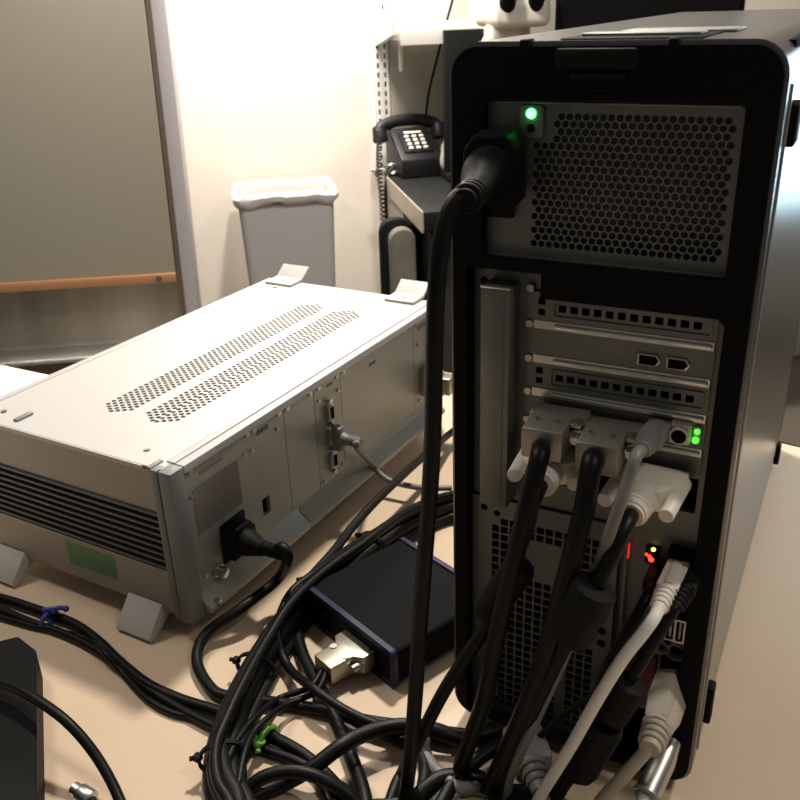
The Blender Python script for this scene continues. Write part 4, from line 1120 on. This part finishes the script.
cable('loose_cable', [(-0.0764, 0.2860, 0.0220), (-0.1064, 0.2581, 0.0240), (-0.1252, 0.2275, 0.0280), (-0.1356, 0.1893, 0.0320), (-0.1385, 0.1544, 0.0360), (-0.1443, 0.1178, 0.0360), (-0.1529, 0.0740, 0.0360), (-0.1550, 0.0246, 0.0360), (-0.1474, -0.0231, 0.0340), (-0.1361, -0.0679, 0.0340), (-0.1269, -0.0989, 0.0330), (-0.1178, -0.1230, 0.0320), (-0.0998, -0.1442, 0.0310), (-0.0728, -0.1618, 0.0300)], 0.0040, M['cable'], 'black cable lying on top of the far end of the bundle', 'cable')

# twisted pair of leads across the left of the desk
tl = [(-0.4620, -0.0559, 0.0050), (-0.4139, -0.0528, 0.0050), (-0.3668, -0.0508, 0.0050), (-0.3312, -0.0490, 0.0050), (-0.2967, -0.0540, 0.0050), (-0.2627, -0.0647, 0.0050), (-0.2263, -0.0762, 0.0050), (-0.1925, -0.0813, 0.0050), (-0.1634, -0.0822, 0.0060), (-0.1329, -0.0808, 0.0060), (-0.1081, -0.0815, 0.0060), (-0.0805, -0.0825, 0.0060), (-0.0557, -0.0899, 0.0060), (-0.0324, -0.1032, 0.0060), (-0.0123, -0.1188, 0.0060)]
tl = [Vector(p) for p in tl]
G_L = 'black leads crossing the left of the desk'
cable('desk_cable', offset_path(tl, 0.0035, 0.0, 0.0035, 0.4), 0.0042, M['cable'], 'thicker black lead crossing the left of the desk through the blue tie', 'cable', G_L)
cable('desk_cable', offset_path(tl, -0.0045, -0.001, 0.0040, 2.2), 0.0034, M['cable'], 'thinner black lead twisted around the blue-tied lead on the desk', 'cable', G_L)
cable('desk_cable', [(-0.4470, -0.0683, 0.0030), (-0.4014, -0.0640, 0.0030), (-0.3625, -0.0607, 0.0030), (-0.3378, -0.0564, 0.0030), (-0.3057, -0.0541, 0.0040), (-0.2760, -0.0669, 0.0120), (-0.2539, -0.0720, 0.0040), (-0.2192, -0.0846, 0.0030), (-0.1914, -0.0886, 0.0030), (-0.1659, -0.0854, 0.0030), (-0.1299, -0.0854, 0.0030), (-0.0955, -0.0855, 0.0030), (-0.0644, -0.0929, 0.0030), (-0.0403, -0.1092, 0.0030)], 0.0027, M['cable'], 'thinnest black lead running nearest the camera in the blue-tied group', 'cable', G_L)
def twist_tie(c, d, m, label):
    d = Vector(d).normalized()
    s = Vector((-d.y, d.x, 0))
    c = Vector(c)
    mb = MB()
    ring = [c + s * 0.0090 * math.cos(a) + Vector((0, 0, 0.0064 * math.sin(a))) for a in [2 * math.pi * k / 24 for k in range(24)]]
    ring = [Vector((p.x, p.y, max(p.z, 0.002))) for p in ring]
    mb.tube(ring, 0.0019, 8, closed=True)
    o = solo('wire_tie', mb, m, label, 'wire tie')
    k = c + Vector((0, 0, 0.0080)) 
    return o, k, s, d
o, k, s, d = twist_tie(tl[2].lerp(tl[3], 0.3) + Vector((0, 0, 0.0008)), tl[3] - tl[2], M['blue_tie'], 'blue wire tie around the black leads left on the desk')
part('twist', MB().tube([k - d * 0.004, k + d * 0.002 + s * 0.002 + Vector((0, 0, 0.002)), k + d * 0.008 + s * 0.006 + Vector((0, 0, 0.002)), k + d * 0.012 + s * 0.010], 0.0021, 8).ball(k + d * 0.004 + s * 0.003, 0.0030).ball(k + d * 0.012 + s * 0.009, 0.0028), M['blue_tie'], o)
o, k, s, d = twist_tie(tl[10] + Vector((0, 0, 0.0015)), tl[11] - tl[10], M['green_tie'], 'green wire tie around the black leads in front of the bundle')
k2 = k - s * 0.008 + Vector((0, 0, -0.003))
part('twist', MB().tube([k + s * 0.002, k - s * 0.005, k2 - s * 0.003 + Vector((0, 0, -0.002)), k2 - s * 0.007 + d * 0.003 + Vector((0, 0, -0.0035))], 0.0021, 8).torus(k2 - s * 0.001, (0.3, 0.4, 1), 0.0034, 0.0013, seg=16).ball(k2 - s * 0.004, 0.0030), M['green_tie'], o)

# arcs at the bottom
cable('loose_cable', [(-0.0910, -0.1452, 0.0100), (-0.0896, -0.1304, 0.0140), (-0.0832, -0.1217, 0.0200), (-0.0711, -0.1126, 0.0220), (-0.0566, -0.1075, 0.0220), (-0.0420, -0.1046, 0.0180), (-0.0300, -0.1026, 0.0120), (-0.0178, -0.1065, 0.0060)], 0.0046, M['cable'], 'short black arc of cable at the bottom left of the crossing leads', 'cable')
cable('loose_cable', [(-0.0948, -0.1483, 0.0060), (-0.0874, -0.1259, 0.0060), (-0.0749, -0.1093, 0.0070), (-0.0591, -0.0992, 0.0180), (-0.0483, -0.0806, 0.0240), (-0.0397, -0.0617, 0.0220), (-0.0282, -0.0470, 0.0200), (-0.0130, -0.0388, 0.0200), (0.0025, -0.0343, 0.0180), (0.0159, -0.0306, 0.0140), (0.0278, -0.0198, 0.0120), (0.0404, -0.0045, 0.0100)], 0.0054, M['cable'], 'thick black cable arching from the bottom left towards the tower foot', 'cable')
cable('loose_cable', [(-0.0852, -0.0345, 0.0090), (-0.0696, -0.0393, 0.0080), (-0.0477, -0.0416, 0.0060), (-0.0278, -0.0415, 0.0050), (-0.0110, -0.0436, 0.0050), (-0.0000, -0.0521, 0.0050), (0.0066, -0.0658, 0.0050), (0.0121, -0.0862, 0.0050)], 0.0044, M['cable_b'], 'black cable turning down behind the hanging mains cord', 'cable')
cable('flat_cable', [(-0.0101, -0.0311, 0.0050), (-0.0032, -0.0439, 0.0050), (0.0074, -0.0533, 0.0050), (0.0195, -0.0588, 0.0060), (0.0312, -0.0623, 0.0060), (0.0400, -0.0563, 0.0060), (0.0447, -0.0468, 0.0060)], 0.0046, M['grey_cable'], 'short grey cable curving on the desk before the tower', 'cable')
cable('loose_cable', [(-0.0086, -0.0210, 0.0040), (0.0061, -0.0224, 0.0050), (0.0190, -0.0310, 0.0120), (0.0267, -0.0173, 0.0120), (0.0323, -0.0028, 0.0050), (0.0477, -0.0038, 0.0050), (0.0608, -0.0096, 0.0050)], 0.0040, M['cable'], 'black cable bending along the tower rear foot', 'cable')
cable('loose_cable', [(0.0457, -0.0184, 0.0120), (0.0384, -0.0316, 0.0120), (0.0314, -0.0461, 0.0100), (0.0262, -0.0575, 0.0060), (0.0253, -0.0808, 0.0060)], 0.0050, M['cable'], 'black cable slanting under the hanging display cables', 'cable')

# ------------------------------------------------------------------ lower left corner
bb = thing('black_block', 'long matte black block with a ridged top at the lower left', 'block', Matrix.Translation((-0.36, -0.20, 0)))
tip = Vector((-0.3341, -0.0965, 0.0300)) - Vector((-0.36, -0.20, 0)); rt = Vector((-0.3100, -0.1009, 0.0280)) - Vector((-0.36, -0.20, 0)); rb = Vector((-0.1895, -0.2093, 0.0280)) - Vector((-0.36, -0.20, 0))
d_ = (rb - rt)
lf = Vector((-0.3596, -0.1214, 0.0280)) - Vector((-0.36, -0.20, 0))
mid_b = tip + d_ * 1.1
lb_ = lf + d_ * 1.0
t = bmesh.new()
topv = [t.verts.new(p) for p in (lf, tip, rt, rb, mid_b, lb_)]
botv = [t.verts.new((p.x, p.y, 0.0005)) for p in (lf, tip, rt, rb, mid_b, lb_)]
t.faces.new((topv[0], topv[1], topv[4], topv[5]))
t.faces.new((topv[1], topv[2], topv[3], topv[4]))
for k in range(6):
    t.faces.new((topv[k], topv[(k + 1) % 6], botv[(k + 1) % 6], botv[k]))
t.faces.new(botv[::-1])
bmesh.ops.recalc_face_normals(t, faces=t.faces[:])
bmesh.ops.bevel(t, geom=t.edges[:], offset=0.0008, segments=2, affect='EDGES')
mb = MB()
mb.add(t)
part('casing', mb, M['black'], bb)
cable('loose_cable', [(-0.3539, -0.1491, 0.0400), (-0.2894, -0.1484, 0.0430), (-0.2654, -0.1494, 0.0450), (-0.2408, -0.1516, 0.0440), (-0.2199, -0.1536, 0.0400), (-0.2019, -0.1561, 0.0320), (-0.1849, -0.1602, 0.0220), (-0.1649, -0.1687, 0.0120), (-0.1450, -0.1823, 0.0060)], 0.0036, M['cable'], 'black cable arching over the black block at the lower left', 'cable')
cbn = cable('coaxial_cable', [(-0.1822, -0.1755, 0.0070), (-0.1719, -0.1826, 0.0060), (-0.1562, -0.1939, 0.0040)], 0.0030, M['cable'], 'coaxial lead with a metal plug at the bottom left edge', 'cable')
q0, q1 = Vector((-0.1930, -0.1751, 0.0085)), Vector((-0.1818, -0.1758, 0.0075))
part('connector', MB().cyl(q0, q1, 0.0062, seg=20, bev=0.0008).cyl(q0 + (q0 - q1) * 0.5, q0, 0.0045, seg=16), M['chrome'], cbn)
